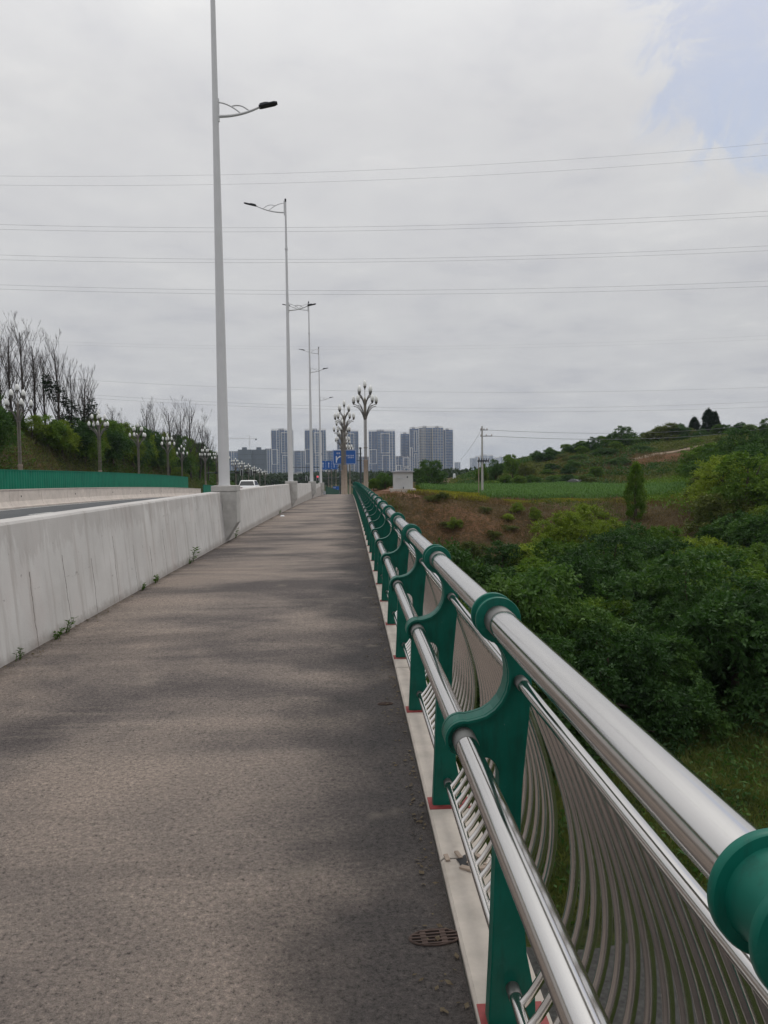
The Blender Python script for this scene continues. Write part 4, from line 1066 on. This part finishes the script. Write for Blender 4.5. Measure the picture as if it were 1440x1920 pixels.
# bare trees
def bare(seed, h, spread=.16, leafy=False):
    rr = random.Random(seed); root = thing('bare_tree', '', 'tree'); mb = MB(); tips = []
    def grow(p, d, L, r, lev):
        n = 5 if lev < 2 else 3; pts = [p]; q = p.copy(); dd = d.copy()
        for i in range(n):
            dd = (dd+Vector((rr.gauss(0, .03), rr.gauss(0, .03), .07+.05*lev))).normalized(); q = q+dd*(L/n); pts.append(q.copy())
        mb.tube(pts, [r*(1-.75*i/n) for i in range(n+1)], 6 if lev == 0 else 4 if lev < 3 else 3, caps=lev == 0)
        if lev >= 3: tips.append(q); return
        k = (26, 7, 4)[lev]
        for j in range(k):
            t = rr.uniform(.16 if lev == 0 else .2, .97); i = min(int(t*n), n-1); b = pts[i].lerp(pts[i+1], t*n-i)
            a = rr.uniform(0, 6.28); o = Vector((math.cos(a), math.sin(a), 0)); s = spread*3.2 if lev == 0 else spread*3
            nd = (dd+o*s*rr.uniform(.6, 1.3)).normalized()
            grow(b, nd, L*(1-t*.55)*rr.uniform(.38, .62), max(.0075, r*(1-.7*t)*.36), lev+1)
    grow(Vector((0, 0, -.3)), Vector((0, 0, 1)), h, .012*h+.02, 0)
    mb.build('trunk', M['barebark'], root, smooth=True)
    if leafy:
        gg = np.random.default_rng(seed); c = np.array([tips[rr.randrange(len(tips))] for _ in range(70)]); c = c[c[:, 2] < h*.72]
        c = np.repeat(c, 10, 0)+gg.normal(size=(len(c)*10, 3))*.14; d = unit(gg.normal(size=c.shape)*np.array((1, 1, .3)))
        np_mesh('foliage', leaf_quads(gg, c, d, .34, .16), 4, M['l_con'], root)
    return root
b0, b1, b2 = bare(1, 9.0), bare(2, 9.0, .2), bare(3, 9.0, .13, True)
GB = 'bare trees on the left hillside'
bl = [(-14, 100, 655, 1), (8, 98, 640, 0), (27, 101, 622, 1), (46, 99, 616, 0), (68, 102, 645, 1), (90, 104, 672, 0), (116, 102, 650, 2), (136, 104, 700, 2), (158, 108, 705, 2), (172, 112, 722, 1), (213, 128, 768, 0), (236, 134, 782, 1), (279, 152, 764, 0), (298, 156, 768, 1), (318, 160, 770, 0), (345, 176, 768, 1), (358, 180, 766, 0), (374, 188, 792, 1), (390, 200, 812, 0)]
for i, (px, Y, top, kd) in enumerate(bl):
    x = pix(px, Y); zg = float(T(x, Y))-.2; zt = at(px, top, Y).z; s = (zt-zg)/9.0
    w = 'sparse-leaved thin tree' if kd == 2 else 'leafless twiggy tree'
    put((b0, b1, b2)[kd], '%s on the left hillside, %s from the left edge' % (w, ORD[i]), x, Y, (s*1.1, s*1.1, s), group=GB, z=zg)

# ground cover
def cover(name, label, cat, X, Y, per, L, W, mat, spread, up=.9, z_off=0.0, seed=5):
    gg = np.random.default_rng(seed); Z = T(X, Y)+z_off
    c = np.repeat(np.stack([X, Y, Z], 1), per, 0); c[:, :2] += gg.normal(size=(len(c), 2))*spread
    c[:, 2] = T(c[:, 0], c[:, 1])+z_off+gg.uniform(-.02, spread*.9, len(c))
    d = unit(gg.normal(size=c.shape)*np.array((.7, .7, .35))+np.array((0, 0, up)))
    o = np_mesh(name, leaf_quads(gg, c, d, L, W), 4, M[mat]); tag(o, label, cat, kind='stuff'); return o
def area(n, x0, x1, y0, y1, cond, seed):
    gg = np.random.default_rng(seed); X = gg.uniform(x0, x1, n); Y = gg.uniform(y0, y1, n); k = cond(X, Y); return X[k], Y[k]
incut = lambda X, Y: (np.abs(X-cut_x(Y)) < 10.5) & (Y > CUT_Y-7.5) & (Y < CUT_Y+4.5)
inv = lambda X, Y: (X < .60*Y+4)
X, Y = area(5200, 2.5, 46, 48, 77, lambda X, Y: inv(X, Y) & (wob(X, Y, .9) > -.15), 1); cover('dry_grass', 'brown dry grass on the bank below the field', 'grass', X, Y, 12, .42, .035, 'l_dry', .28, 1.3, seed=1)
X, Y = area(3600, 2.5, 46, 44, 76, lambda X, Y: inv(X, Y) & (wob(X, Y, .9) < .05), 2); cover('weeds', 'olive weeds on the bank below the field', 'weeds', X, Y, 12, .30, .07, 'l_olive', .30, .8, seed=2)
X, Y = area(9000, 2, 24, 16.5, 32, inv, 3); cover('grass', 'green grass on the valley floor', 'grass', X, Y, 12, .34, .022, 'l_olive', .2, 1.6, seed=3)
X, Y = area(2600, 2, 30, 17, 50, inv, 4); cover('undergrowth', 'dark undergrowth between the valley trees', 'undergrowth', X, Y, 14, .24, .09, 'l_dark', .4, .5, seed=4)
X, Y = area(14000, 22, 130, 138, 215, lambda X, Y: (X > .14*Y) & (X < .6*Y+4) & (wob(X, Y, .5) > -.5) & ~incut(X, Y), 6); cover('scrub', 'mixed green scrub covering the right hill', 'scrub', X, Y, 12, .55, .16, 'l_olive', .6, .6, seed=6)
X, Y = area(6500, 22, 125, 137, 215, lambda X, Y: (X > .15*Y) & (X < .6*Y+4) & (wob(X, Y, .5) < .1) & ~incut(X, Y), 7); cover('scrub', 'darker green scrub patches on the right hill', 'scrub', X, Y, 14, .6, .22, 'l_dark', .8, .6, seed=7)
X, Y = area(6000, 30, 115, 137, 200, lambda X, Y: (X > .22*Y) & (X < .6*Y+4) & (wob(X+20, Y, .4) > .1), 8); cover('dry_grass', 'tan dry grass tufts on the right hill', 'grass', X, Y, 12, .7, .06, 'l_dry', .4, 1.2, seed=8)
X, Y = area(2200, 30, 62, 60, 135, lambda X, Y: (X > .36*Y+2) & (X < .62*Y+3), 9); cover('undergrowth', 'mid green undergrowth of the right hillside thicket', 'undergrowth', X, Y, 14, .4, .14, 'l_mid', .6, .6, seed=9)
X, Y = area(9500, -56, -33.5, 60, 240, lambda X, Y: (Y < 130) | (wob(X, Y, .5) > -.2), 10); cover('scrub', 'green and brown scrub on the left hillside', 'scrub', X, Y, 13, .42, .11, 'l_olive', .45, .7, seed=10)
X, Y = area(5000, -52, -33.5, 60, 150, lambda X, Y: wob(X+4, Y, .6) > .0, 13); cover('dry_grass', 'brown dry grass on the left hillside', 'grass', X, Y, 12, .42, .045, 'l_dry', .35, 1.2, seed=13)
X, Y = area(5200, -56, -33.5, 75, 250, lambda X, Y: wob(X, Y, .45) > -.1+.65*(Y < 112), 12); cover('scrub', 'dark green scrub on the left hillside', 'scrub', X, Y, 13, .46, .17, 'l_mid', .6, .6, seed=12)
# crops
def corn():
    gg = np.random.default_rng(21); xs, ys = [], []
    for y in np.arange(82.5, 136, .62):
        for x in np.arange(8, 46, .40): xs.append(x); ys.append(y)
    X = np.array(xs)+gg.normal(size=len(xs))*.10; Y = np.array(ys)+gg.normal(size=len(xs))*.08
    lo = np.where(Y < 101, .181*Y, .088*Y+1)+.4*np.sin(Y); k = (X > lo) & (X < np.minimum(.452*Y+.5, 45)) & (gg.random(len(X)) > .06); X, Y = X[k], Y[k]
    n = len(X); h = gg.uniform(.75, 1.15, n); Z = T(X, Y); vs = []
    for j in range(7):
        a = gg.uniform(0, 6.28, n); t = gg.uniform(.15, .8, n); b = np.stack([X, Y, Z+h*t], 1)
        dr = np.stack([np.cos(a), np.sin(a), a*0], 1); L = (gg.uniform(.35, .62, n))[:, None]
        m1 = b+dr*L*.5+np.array((0, 0, .26)); e = b+dr*L+np.array((0, 0, .02)); s = np.stack([-np.sin(a), np.cos(a), a*0], 1)*.035
        vs.append(np.stack([b-s*.5, b+s*.5, m1+s, m1-s], 1).reshape(-1, 3)); vs.append(np.stack([m1-s, m1+s, e+s*.1, e-s*.1], 1).reshape(-1, 3))
    b = np.stack([X, Y, Z], 1); t_ = b+np.stack([X*0, X*0, h], 1); s = np.array((.016, 0, 0))
    vs.append(np.stack([b-s, b+s, t_+s*.5, t_-s*.5], 1).reshape(-1, 3))
    o = np_mesh('corn_crop', np.concatenate(vs), 4, M['l_corn']); tag(o, 'rows of young green corn covering the field', 'corn', kind='stuff')
corn()
gg = np.random.default_rng(22)
X, Y = area(6500, 5, 20, 75.0, 101, lambda X, Y: (X > .082*Y+.3+.5*np.sin(Y)) & (X < .18*Y+.2) & (np.sin(Y*4.2+X*.4) > -.4), 23)
cover('bean_crop', 'rows of yellowing bean plants in red soil beside the dirt track', 'crop', X, Y, 15, .32, .12, 'l_yel', .2, .9, seed=23)
X, Y = area(2400, 5, 20, 76, 101, lambda X, Y: (X > .082*Y) & (X < .18*Y), 25)
cover('weeds', 'brown withered weeds between the bean plants', 'weeds', X, Y, 6, .22, .04, 'l_dry', .16, .9, seed=25)
X, Y = area(3000, 17, 38, 77, 82, lambda X, Y: (X > .2*Y) & (X < .452*Y+1), 24); cover('grass', 'yellow-green grass strip in front of the corn', 'grass', X, Y, 11, .2, .03, 'l_yel', .15, 1.2, seed=24)
# dirt track beside the beans and the cut track on the hill
def track(name, pts, w, mat):
    mb = MB(); v = []
    P = [Vector((x, y, 0)) for x, y in pts]
    for i, p in enumerate(P):
        d = (P[min(i+1, len(P)-1)]-P[max(i-1, 0)]).normalized(); n = Vector((-d.y, d.x, 0))
        for q in (-w, -w*.33, w*.33, w): a = p+n*q; v.append((a.x, a.y, float(T(a.x, a.y))+.12-(.1 if abs(q) > w*.9 else 0)))
    mb.add(v, [(i*4+j, i*4+j+1, i*4+5+j, i*4+4+j) for i in range(len(P)-1) for j in range(3)]); tag(mb.build(name, mat, smooth=True), kind='structure')
M['dirt'] = mat_concrete('bare_red_earth', (.21, .115, .075), 1.5, .25, (.13, .07, .045))
M['gravel'] = mat_concrete('dark_gravel', (.045, .044, .042), 9, .5, (.03, .03, .027))
M['palerock'] = mat_concrete('pale_earth', (.22, .165, .12), .8, .3, (.12, .08, .055))
track('dirt_track', [(6.5+.25*math.sin(y*.3)-(y-74)*.055, y) for y in np.arange(73.5, 101, 1.5)], .62, M['dirt'])
track('gravel_track', [(x, 12.2+.25*math.sin(x*.9)) for x in np.arange(.5, 16, .75)], 3.6, M['gravel'])
track('hillside_track', [(cut_x(CUT_Y)-9+q*2.0, CUT_Y+1.5+q*.45) for q in range(11)], .9, M['palerock'])
# far wood
def far_wood():
    gg = np.random.default_rng(31); n = 1900
    Y = gg.uniform(330, 1150, n)**1.0; X = gg.uniform(-.30, .42, n)*Y
    Z = T(X, Y); H = gg.uniform(6, 11, n)+3.0*wob(X*.08, Y*.08, 1); rad = H*gg.uniform(.38, .6, n); per = 64
    k = ~((np.abs(X+16) < 26) & (Y < 470)) & (Z < -6.5); X, Y, Z, H, rad = X[k], Y[k], Z[k], H[k], rad[k]; n = len(X)
    a = unit(gg.normal(size=(n*per, 3))); a[:, 2] = np.abs(a[:, 2])*1.0-.25
    c = np.repeat(np.stack([X, Y, Z+H*.55], 1), per, 0)+a*np.repeat(np.stack([rad, rad, H*.5], 1), per, 0)*gg.uniform(.7, 1.05, (n*per, 1))
    d = unit(a+gg.normal(size=a.shape)*.5)
    o = np_mesh('far_woods', leaf_quads(gg, c, d, 2.3, 1.5), 4, M['l_far']); tag(o, 'distant green woods below the apartment towers', 'woods', kind='stuff')
far_wood()
# weeds at the wall foot
def weed(label, px, py, h, tall):
    rr = random.Random(px); Yw = EYE*1400/(py-883-(.012*(655-px))*0-0); Yw = -2.91/((px-655)/1400)
    root = thing('weed', label, 'weed', (-2.90, Yw, zr(Yw)), group='weeds along the foot of the wall'); h *= .7
    st = MB(); gg = np.random.default_rng(px); cs, ds = [], []
    for i in range(4 if tall else 7):
        a = rr.uniform(-1.4, 1.4); lean = rr.uniform(.1, .35 if tall else .7)
        p = [Vector((0.03*rr.random(), .05*rr.gauss(0, 1), 0))]; d = Vector((math.cos(a)*lean, math.sin(a)*lean, 1)).normalized(); L = h*rr.uniform(.6, 1.0)
        for q in range(4): p.append(p[-1]+d*L/4); d = (d+Vector((.1*lean, 0, -.05))).normalized()
        st.tube(p, [.004, .0035, .003, .0025, .001], 5)
        for q in range(7 if tall else 6):
            t = rr.uniform(.2, 1); b = p[0].lerp(p[-1], t); an = rr.uniform(0, 6.28); cs.append(b); ds.append(Vector((math.cos(an), math.sin(an), .55)).normalized())
    st.build('stem', M['weed'], root)
    np_mesh('foliage', leaf_quads(gg, np.array(cs), np.array(ds), h*.32, h*.07 if tall else h*.12), 4, M['weed'], root)
for a in (('wispy dry weed nearest the camera at the wall foot', 32, 1218, .16, 1), ('short weed left of the bushiest weed at the wall foot', 101, 1185, .17, 0), ('bushy narrow-leaved weed at the wall foot', 126, 1172, .24, 1),
          ('small dark weed just before the round green weed', 264, 1096, .15, 0), ('round bright green weed at the wall foot', 288, 1087, .20, 0), ('tall bamboo-like weed at the wall foot', 359, 1044, .42, 1), ('small weed between the tall weed and the first plinth', 352, 1050, .14, 0),
          ('weed tuft behind the nearest lamp plinth', 440, 1000, .34, 1), ('weed tuft farther along the wall foot', 523, 955, .3, 1)): weed(*a)

def grit():
    gg = np.random.default_rng(41); vs = []
    n = 2600; side = gg.random(n) < .55; Y = gg.uniform(1.2, 34, n)**1.0
    X = np.where(side, -2.92+np.abs(gg.normal(size=n))*.10, .335-np.abs(gg.normal(size=n))*.07)
    k = (X > -2.925) & (X < .34); X, Y = X[k], Y[k]; n = len(X); a = gg.uniform(0, 6.28, n); L = gg.uniform(.004, .017, n)
    u = np.stack([np.cos(a), np.sin(a), gg.normal(size=n)*.15], 1)*L[:, None]; w_ = np.stack([-np.sin(a), np.cos(a), gg.normal(size=n)*.25], 1)*(L*gg.uniform(.3, .8, n))[:, None]
    c = np.stack([X, Y, zr_np(Y)+.004+L*.3], 1)
    o = np_mesh('debris', np.stack([c-u, c-w_, c+u, c+w_], 1).reshape(-1, 3), 4, M['litterleaf']); tag(o, 'grit and dead leaf crumbs along the wall foot and kerb', 'debris', kind='stuff')
M['litterleaf'] = mat_leaf('dead_leaf', (.035, .024, .016), (.085, .060, .038), (.16, .13, .09), 40)
grit()
# ------------------------------------------------------------------ distant towers
M['tw_wall'] = mat_concrete('tower_render', (.19, .20, .25), .05, .08, (.16, .17, .22))
M['tw_pale'] = mat_concrete('tower_pale', (.78, .77, .77), .05, .06, (.5, .49, .48))
M['tw_cream'] = mat_concrete('tower_cream', (.52, .48, .42), .05, .06, (.45, .42, .37))
M['tw_win'] = mat_glassy('tower_glass', (.015, .055, .175), (.08, .20, .43))
M['tw_dark'] = mat_glassy('tower_dark_glass', (.03, .035, .05), (.08, .09, .11))
M['tw_slab'] = mat_concrete('tower_slab', (.46, .45, .46), .05, .08, (.34, .32, .33))
M['net'] = mat_concrete('scaffold_net', (.105, .125, .15), .06, .15, (.08, .09, .11))
def tower(label, px0, px1, top, Y, nf, bays, frames=True, crown_=True, wall='tw_wall', notch=0):
    k = Y/1400; x0, x1 = (px0-655)*k, (px1-655)*k; W = x1-x0; zt = at((px0+px1)/2, top, Y).z; zb = -14.0; D = 16.0
    root = thing('apartment_tower', label, 'tower block', (x0+W/2, Y, zb), 0, 'apartment towers on the skyline')
    H = zt-zb; fh = H/nf; hw = W/2
    mb = MB(); mb.box(-hw, hw, .8, D, 0, H-(fh*.9 if crown_ else 0)); mb.build('wall', M[wall], root)
    bw = W/bays; win = MB(); slab = MB(); fr = MB(); rr = random.Random(int(px0*7+top))
    kinds = [rr.choice('ABAC') for _ in range(bays)]
    for b in range(bays):
        xa = -hw+b*bw
        for f in range(nf-1):
            z = f*fh+.25*fh
            if kinds[b] == 'A':                       # balcony bay: deep window band and a slab front
                win.box(xa+.10*bw, xa+.90*bw, .35, .80, z, z+.62*fh); slab.box(xa+.06*bw, xa+.94*bw, -.5, .79, f*fh, f*fh+.24*fh)
            elif kinds[b] == 'B':
                win.box(xa+.12*bw, xa+.46*bw, .55, .80, z, z+.55*fh); win.box(xa+.58*bw, xa+.88*bw, .55, .80, z, z+.55*fh)
            else: win.box(xa+.20*bw, xa+.80*bw, .5, .80, z, z+.5*fh)
    w = win.build('glazing', M['tw_win'], root); tag(w, kind='stuff')
    if slab.v: tag(slab.build('balcony', M['tw_slab'], root), kind='stuff')
    for b in range(bays+1):
        xa = -hw+b*bw; t = .55 if b % 2 else .9
        if b in (0, bays) or rr.random() < .6:
            mb = MB(); mb.box(xa-t*.5, xa+t*.5, -.8, .78, 0, H-(fh*.9 if crown_ else .2)); mb.build('vertical_fin', M['tw_pale' if wall != 'tw_cream' else 'tw_cream'], root)
    if frames:
        for (u0, u1, v0, v1) in ((.46, .80, .52, .93), (.50, .80, .05, .48), (.02, .30, .30, .60)):
            mb = MB(); xa, xb, za, zc = -hw+u0*W, -hw+u1*W, v0*H, v1*H; t = .95
            mb.box(xa, xb, -1.4, -.82, zc-t, zc); mb.box(xa, xa+t, -1.4, -.82, za, zc-t); mb.box(xb-t, xb, -1.4, -.82, za, zc-t); mb.box(xa+t, xb-t, -1.4, -.82, za, za+t*.8)
            mb.build('facade_frame', M['tw_pale'], root)
    if crown_:
        mb = MB(); n = max(5, int(W/5)); zz = H-fh*.9
        mb.box(-hw, hw, .2, .9, H-fh*.28, H); mb.box(-hw, hw, D-.8, D, H-fh*.28, H)
        for i in range(n+1): xa = -hw+W*i/n; mb.box(max(-hw, xa-.5), min(hw, xa+.5), .25, .85, zz+.001, H-fh*.281)
        mb.build('roof_screen', M['tw_pale'], root)
        mb = MB(); mb.box(-hw*.35, hw*.15, 4, 12, zz+.002, H+fh*.25); mb.build('lift_house', M['tw_wall'], root)
    return root
TY = 1500
tower('blue glazed apartment tower left of the second street lamp pole', 511, 551, 804, TY, 30, 8)
tower('apartment tower standing behind the third street lamp pole', 573, 612.5, 804, TY+30, 30, 8)
tower('apartment tower partly hidden by the lotus lamp at the path end', 633, 673, 806, TY+60, 30, 8)
tower('apartment tower right of the tallest lotus lamp', 692, 741.5, 806, TY, 30, 9)
tower('narrow apartment tower left of the widest block', 752, 770, 811, TY+60, 29, 4, False)
tower('tall cream striped tower, left bay of the widest block', 769, 786, 801, TY, 31, 4, True, True)
tower('cream middle of the widest tower block, tallest of the skyline', 786, 812, 799, TY+14, 32, 6, False, True, 'tw_cream')
tower('right bay of the widest tower block', 812, 832, 799, TY+4, 32, 4, False, True, 'tw_cream')
tower('dark grey slab tower at the right end of the widest block', 832, 850.5, 803.5, TY+10, 31, 4, False, True)
tower('low white framed block in front of the widest towers', 742.5, 774, 855, TY-90, 14, 7, True, False)
tower('mid height mauve block between the two left towers', 549, 574, 845, TY+260, 17, 6, False, False)
tower('mid height mauve block left of the lotus lamp at the path end', 611, 634, 845, TY+270, 17, 5, False, False)
tower('mid height block behind the signs', 672, 693, 856, TY+280, 13, 5, False, False)
tower('narrow purple block beside the netted building', 499, 511, 841, TY+200, 17, 3, False, False)
tower('pale low block behind the left street lamp pole', 429, 450, 846, TY+300, 15, 5, False, False)
tower('mid block left of the nearest street lamp pole', 398, 420, 848, TY+350, 15, 5, False, False)
def netted(label, px0, px1, top, Y):
    k = Y/1400; x0, x1 = (px0-655)*k, (px1-655)*k; zt = at(px0, top, Y).z; W = x1-x0; H = zt+14
    root = thing('netted_building', label, 'building', (x0, Y, -14), 0, 'unfinished buildings under grey safety net')
    mb = MB(); mb.box(0, W, 0, 18, 0, H); mb.build('net_wall', M['net'], root)
    mb = MB(); mb.box(W*.3, W*.62, 4, 14, H+.002, H+5); mb.build('roof_core', M['net'], root)
    for i in range(1, 6): mb = MB(); mb.box(.3, W-.3, -.35, -.003, H*i/6, H*i/6+.6); mb.build('net_seam', M['tw_dark'], root)
netted('grey netted unfinished building under the crane, left half', 449, 474, 843, TY+80)
netted('grey netted unfinished building right of the crane mast', 475, 501, 843, TY+90)
Yf = 3200
for i, (a, b, t) in enumerate(((853, 864, 866), (882.5, 893, 858), (893, 902, 855), (902, 914, 852), (914, 926, 853), (926, 938, 857), (938, 952, 855))):
    tower('faint hazy block far right of the towers, %s from the left' % ORD[i], a, b, t, Yf+40*i, 18, 5, False, False, 'tw_pale')
def crane():
    Y = TY+160; k = Y/1400; x = (471-655)*k; zj = at(471, 822, Y).z
    root = thing('tower_crane', 'thin pale tower crane above the netted buildings', 'crane', (x, Y, -14)); H = zj+14
    def lat(mb, a, b, w, n):
        a, b = Vector(a), Vector(b); d = (b-a).normalized(); u = Vector((0, 1, 0)).cross(d).normalized()
        for s in (-1, 1):
            for yy in (-1, 1): mb.tube([a+u*s*w+Vector((0, yy*w, 0)), b+u*s*w+Vector((0, yy*w, 0))], .22, 4)
        for i in range(n):
            p, q = a.lerp(b, i/n), a.lerp(b, (i+1)/n); s = 1 if i % 2 else -1; mb.tube([p+u*s*w+Vector((0, -w, 0)), q-u*s*w+Vector((0, -w, 0))], .18, 4)
    mb = MB(); lat(mb, (0, 0, 0), (0, 0, H), 1.0, 30); mb.build('mast', M['tw_pale'], root)
    mb = MB(); lat(mb, ((429-471)*k, 0, H), (0, 0, H), .7, 18); mb.build('jib', M['tw_pale'], root)
    mb = MB(); lat(mb, (0, 0, H), ((484.5-471)*k, 0, H), .8, 6); mb.build('counter_jib', M['tw_pale'], root)
    mb = MB(); mb.box(10.5*k, 13.5*k, -1, 1, H-4, H-.9); mb.build('counterweight', M['tw_dark'], root)
    mb = MB(); mb.tube([(0, 0, H+.8), (0, 0, H+6)], .6, 4); mb.tube([(0, 0, H+6), ((440-471)*k, 0, H+.8)], .2, 4); mb.tube([(0, 0, H+6), ((482-471)*k, 0, H+.9)], .2, 4); mb.build('apex', M['tw_pale'], root)
crane()
for i, (px, Y, w) in enumerate(((705, 640, 9), (722, 660, 7), (752, 700, 6), (505, 620, 8), (560, 900, 30), (524, 640, 7))):
    x = pix(px, Y); g0 = float(T(x, Y)); root = thing('farm_house', 'tiny pale house among the distant woods, %s of six from the nearest' % ORD[i], 'house', (x, Y, g0), 0, 'pale houses among the distant woods')
    hh = 9.5 if i == 4 else 5.5
    mb = MB(); mb.box(-w/2, w/2, 0, 7, -.5, hh); mb.build('wall', M['tw_pale'], root)
    mb = MB(); mb.prism_y([(-w/2-.4, hh+.002), (w/2+.4, hh+.002), (0, hh+1.8)], -.4, 7.4); mb.build('roof', M['tw_slab'], root)

# ------------------------------------------------------------------ haze
t = bpy.data.materials.new('haze_air'); t.use_nodes = True; nt = t.node_tree
nt.nodes.remove(nt.nodes['Principled BSDF']); pv = nt.nodes.new('ShaderNodeVolumePrincipled')
pv.inputs['Density'].default_value = HAZE = .00011; pv.inputs['Color'].default_value = (.74, .85, .99, 1); pv.inputs['Anisotropy'].default_value = .0
nt.links.new(pv.outputs[0], nt.nodes['Material Output'].inputs['Volume'])
mb = MB(); mb.box(-4600, 4600, -400, 5400, -20, 130); o = mb.build('haze', t); tag(o, 'pale blue haze filling the air toward the towers', 'haze', kind='stuff')

# ------------------------------------------------------------------ sky and light
SUN_EL, SUN_AZ = R(58), R(35)         # azimuth from +Y toward +X
w = bpy.data.worlds.new('World'); scene.world = w; w.use_nodes = True; nt = w.node_tree
bg = nt.nodes['Background']; L = nt.links.new
sky = nt.nodes.new('ShaderNodeTexSky'); sky.sky_type = 'NISHITA'; sky.sun_disc = False; sky.sun_elevation = SUN_EL; sky.sun_rotation = SUN_AZ; sky.dust_density = 2.0
tc = nt.nodes.new('ShaderNodeTexCoord')
def N(tp, **kw):
    x = nt.nodes.new(tp)
    for k_, v_ in kw.items(): x.inputs[k_].default_value = v_
    return x
def mth(op, a, b=0.0, cl=False):
    x = nt.nodes.new('ShaderNodeMath'); x.operation = op; x.use_clamp = cl
    for i, v_ in enumerate((a, b)):
        if hasattr(v_, 'links'): L(v_, x.inputs[i])
        else: x.inputs[i].default_value = v_
    return x.outputs[0]
def rmp(f, stops):
    x = nt.nodes.new('ShaderNodeValToRGB'); e = x.color_ramp.elements
    while len(e) < len(stops): e.new(.5)
    for i, (p, c) in enumerate(stops): e[i].position = p; e[i].color = (*c, 1)
    L(f, x.inputs['Fac']); return x.outputs['Color']
sep = nt.nodes.new('ShaderNodeSeparateXYZ'); L(tc.outputs['Generated'], sep.inputs[0])
# cloud sheet: project the direction on a flat layer overhead
zc = mth('MAXIMUM', sep.outputs['Z'], .03); comb = nt.nodes.new('ShaderNodeCombineXYZ')
L(mth('DIVIDE', sep.outputs['X'], mth('ADD', zc, .12)), comb.inputs[0]); L(mth('DIVIDE', sep.outputs['Y'], mth('ADD', zc, .12)), comb.inputs[1])
n1 = N('ShaderNodeTexNoise', Scale=1.5, Detail=7.0, Roughness=.55, Distortion=.4); L(comb.outputs[0], n1.inputs['Vector'])
n2 = N('ShaderNodeTexNoise', Scale=4.2, Detail=6.0, Roughness=.6); L(comb.outputs[0], n2.inputs['Vector'])
cl = mth('ADD', mth('MULTIPLY', n1.outputs['Fac'], .65), mth('MULTIPLY', n2.outputs['Fac'], .35))
bright = rmp(cl, [(.36, (.86, .865, .895)), (.46, (.95, .95, .96)), (.56, (1.0, 1.0, 1.0)), (.66, (1.09, 1.085, 1.07))])
grad = rmp(sep.outputs['Z'], [(0, (.555, .56, .575)), (.16, (.59, .595, .607)), (.42, (.70, .70, .708)), (.75, (1.15, 1.15, 1.14)), (1, (1.3, 1.3, 1.28))])
mul = nt.nodes.new('ShaderNodeMix'); mul.data_type = 'RGBA'; mul.blend_type = 'MULTIPLY'; mul.inputs[0].default_value = 1
L(grad, mul.inputs[6]); L(bright, mul.inputs[7])
SKY_K = 0.10
vm = nt.nodes.new('ShaderNodeVectorMath'); vm.operation = 'SCALE'; L(mul.outputs[2], vm.inputs[0]); vm.inputs['Scale'].default_value = 1.0/SKY_K
# the one opening in the cloud
hole = (at(1440, 50, 100)-Vector((0, 0, EYE))).normalized()
dot = nt.nodes.new('ShaderNodeVectorMath'); dot.operation = 'DOT_PRODUCT'; L(tc.outputs['Generated'], dot.inputs[0]); dot.inputs[1].default_value = hole
n3 = N('ShaderNodeTexNoise', Scale=11.0, Detail=9.0, Roughness=.68, Distortion=.9); L(tc.outputs['Generated'], n3.inputs['Vector'])
op = mth('ADD', dot.outputs['Value'], mth('MULTIPLY', mth('SUBTRACT', n3.outputs['Fac'], .5), .034))
open_ = rmp(op, [(.9915, (0, 0, 0)), (.9938, (.6, .6, .6)), (.9985, (1, 1, 1))])
blue = nt.nodes.new('ShaderNodeMix'); blue.data_type = 'RGBA'; blue.inputs[0].default_value = .24
L(sky.outputs[0], blue.inputs[6]); L(vm.outputs[0], blue.inputs[7])
mx = nt.nodes.new('ShaderNodeMix'); mx.data_type = 'RGBA'; L(open_, mx.inputs[0]); L(vm.outputs[0], mx.inputs[6]); L(blue.outputs[2], mx.inputs[7])
L(mx.outputs[2], bg.inputs['Color']); bg.inputs['Strength'].default_value = SKY_K

sun = bpy.data.lights.new('sun', 'SUN'); so = bpy.data.objects.new('sun', sun); COL.objects.link(so)
sun.energy = .9; sun.angle = R(20); sun.color = (1, .95, .88)
d = Vector((math.sin(SUN_AZ)*math.cos(SUN_EL), math.cos(SUN_AZ)*math.cos(SUN_EL), math.sin(SUN_EL)))
so.rotation_euler = d.to_track_quat('Z', 'Y').to_euler(); so.location = d*50

vs = scene.view_settings; vs.view_transform = 'Standard'; vs.look = 'None'; vs.exposure = 0; vs.gamma = 1; vs.use_curve_mapping = False
scene.cycles.use_denoising = True
scene.cycles.max_bounces = 8; scene.cycles.volume_bounces = 0; scene.cycles.diffuse_bounces = 3; scene.cycles.glossy_bounces = 3; scene.cycles.transparent_max_bounces = 8
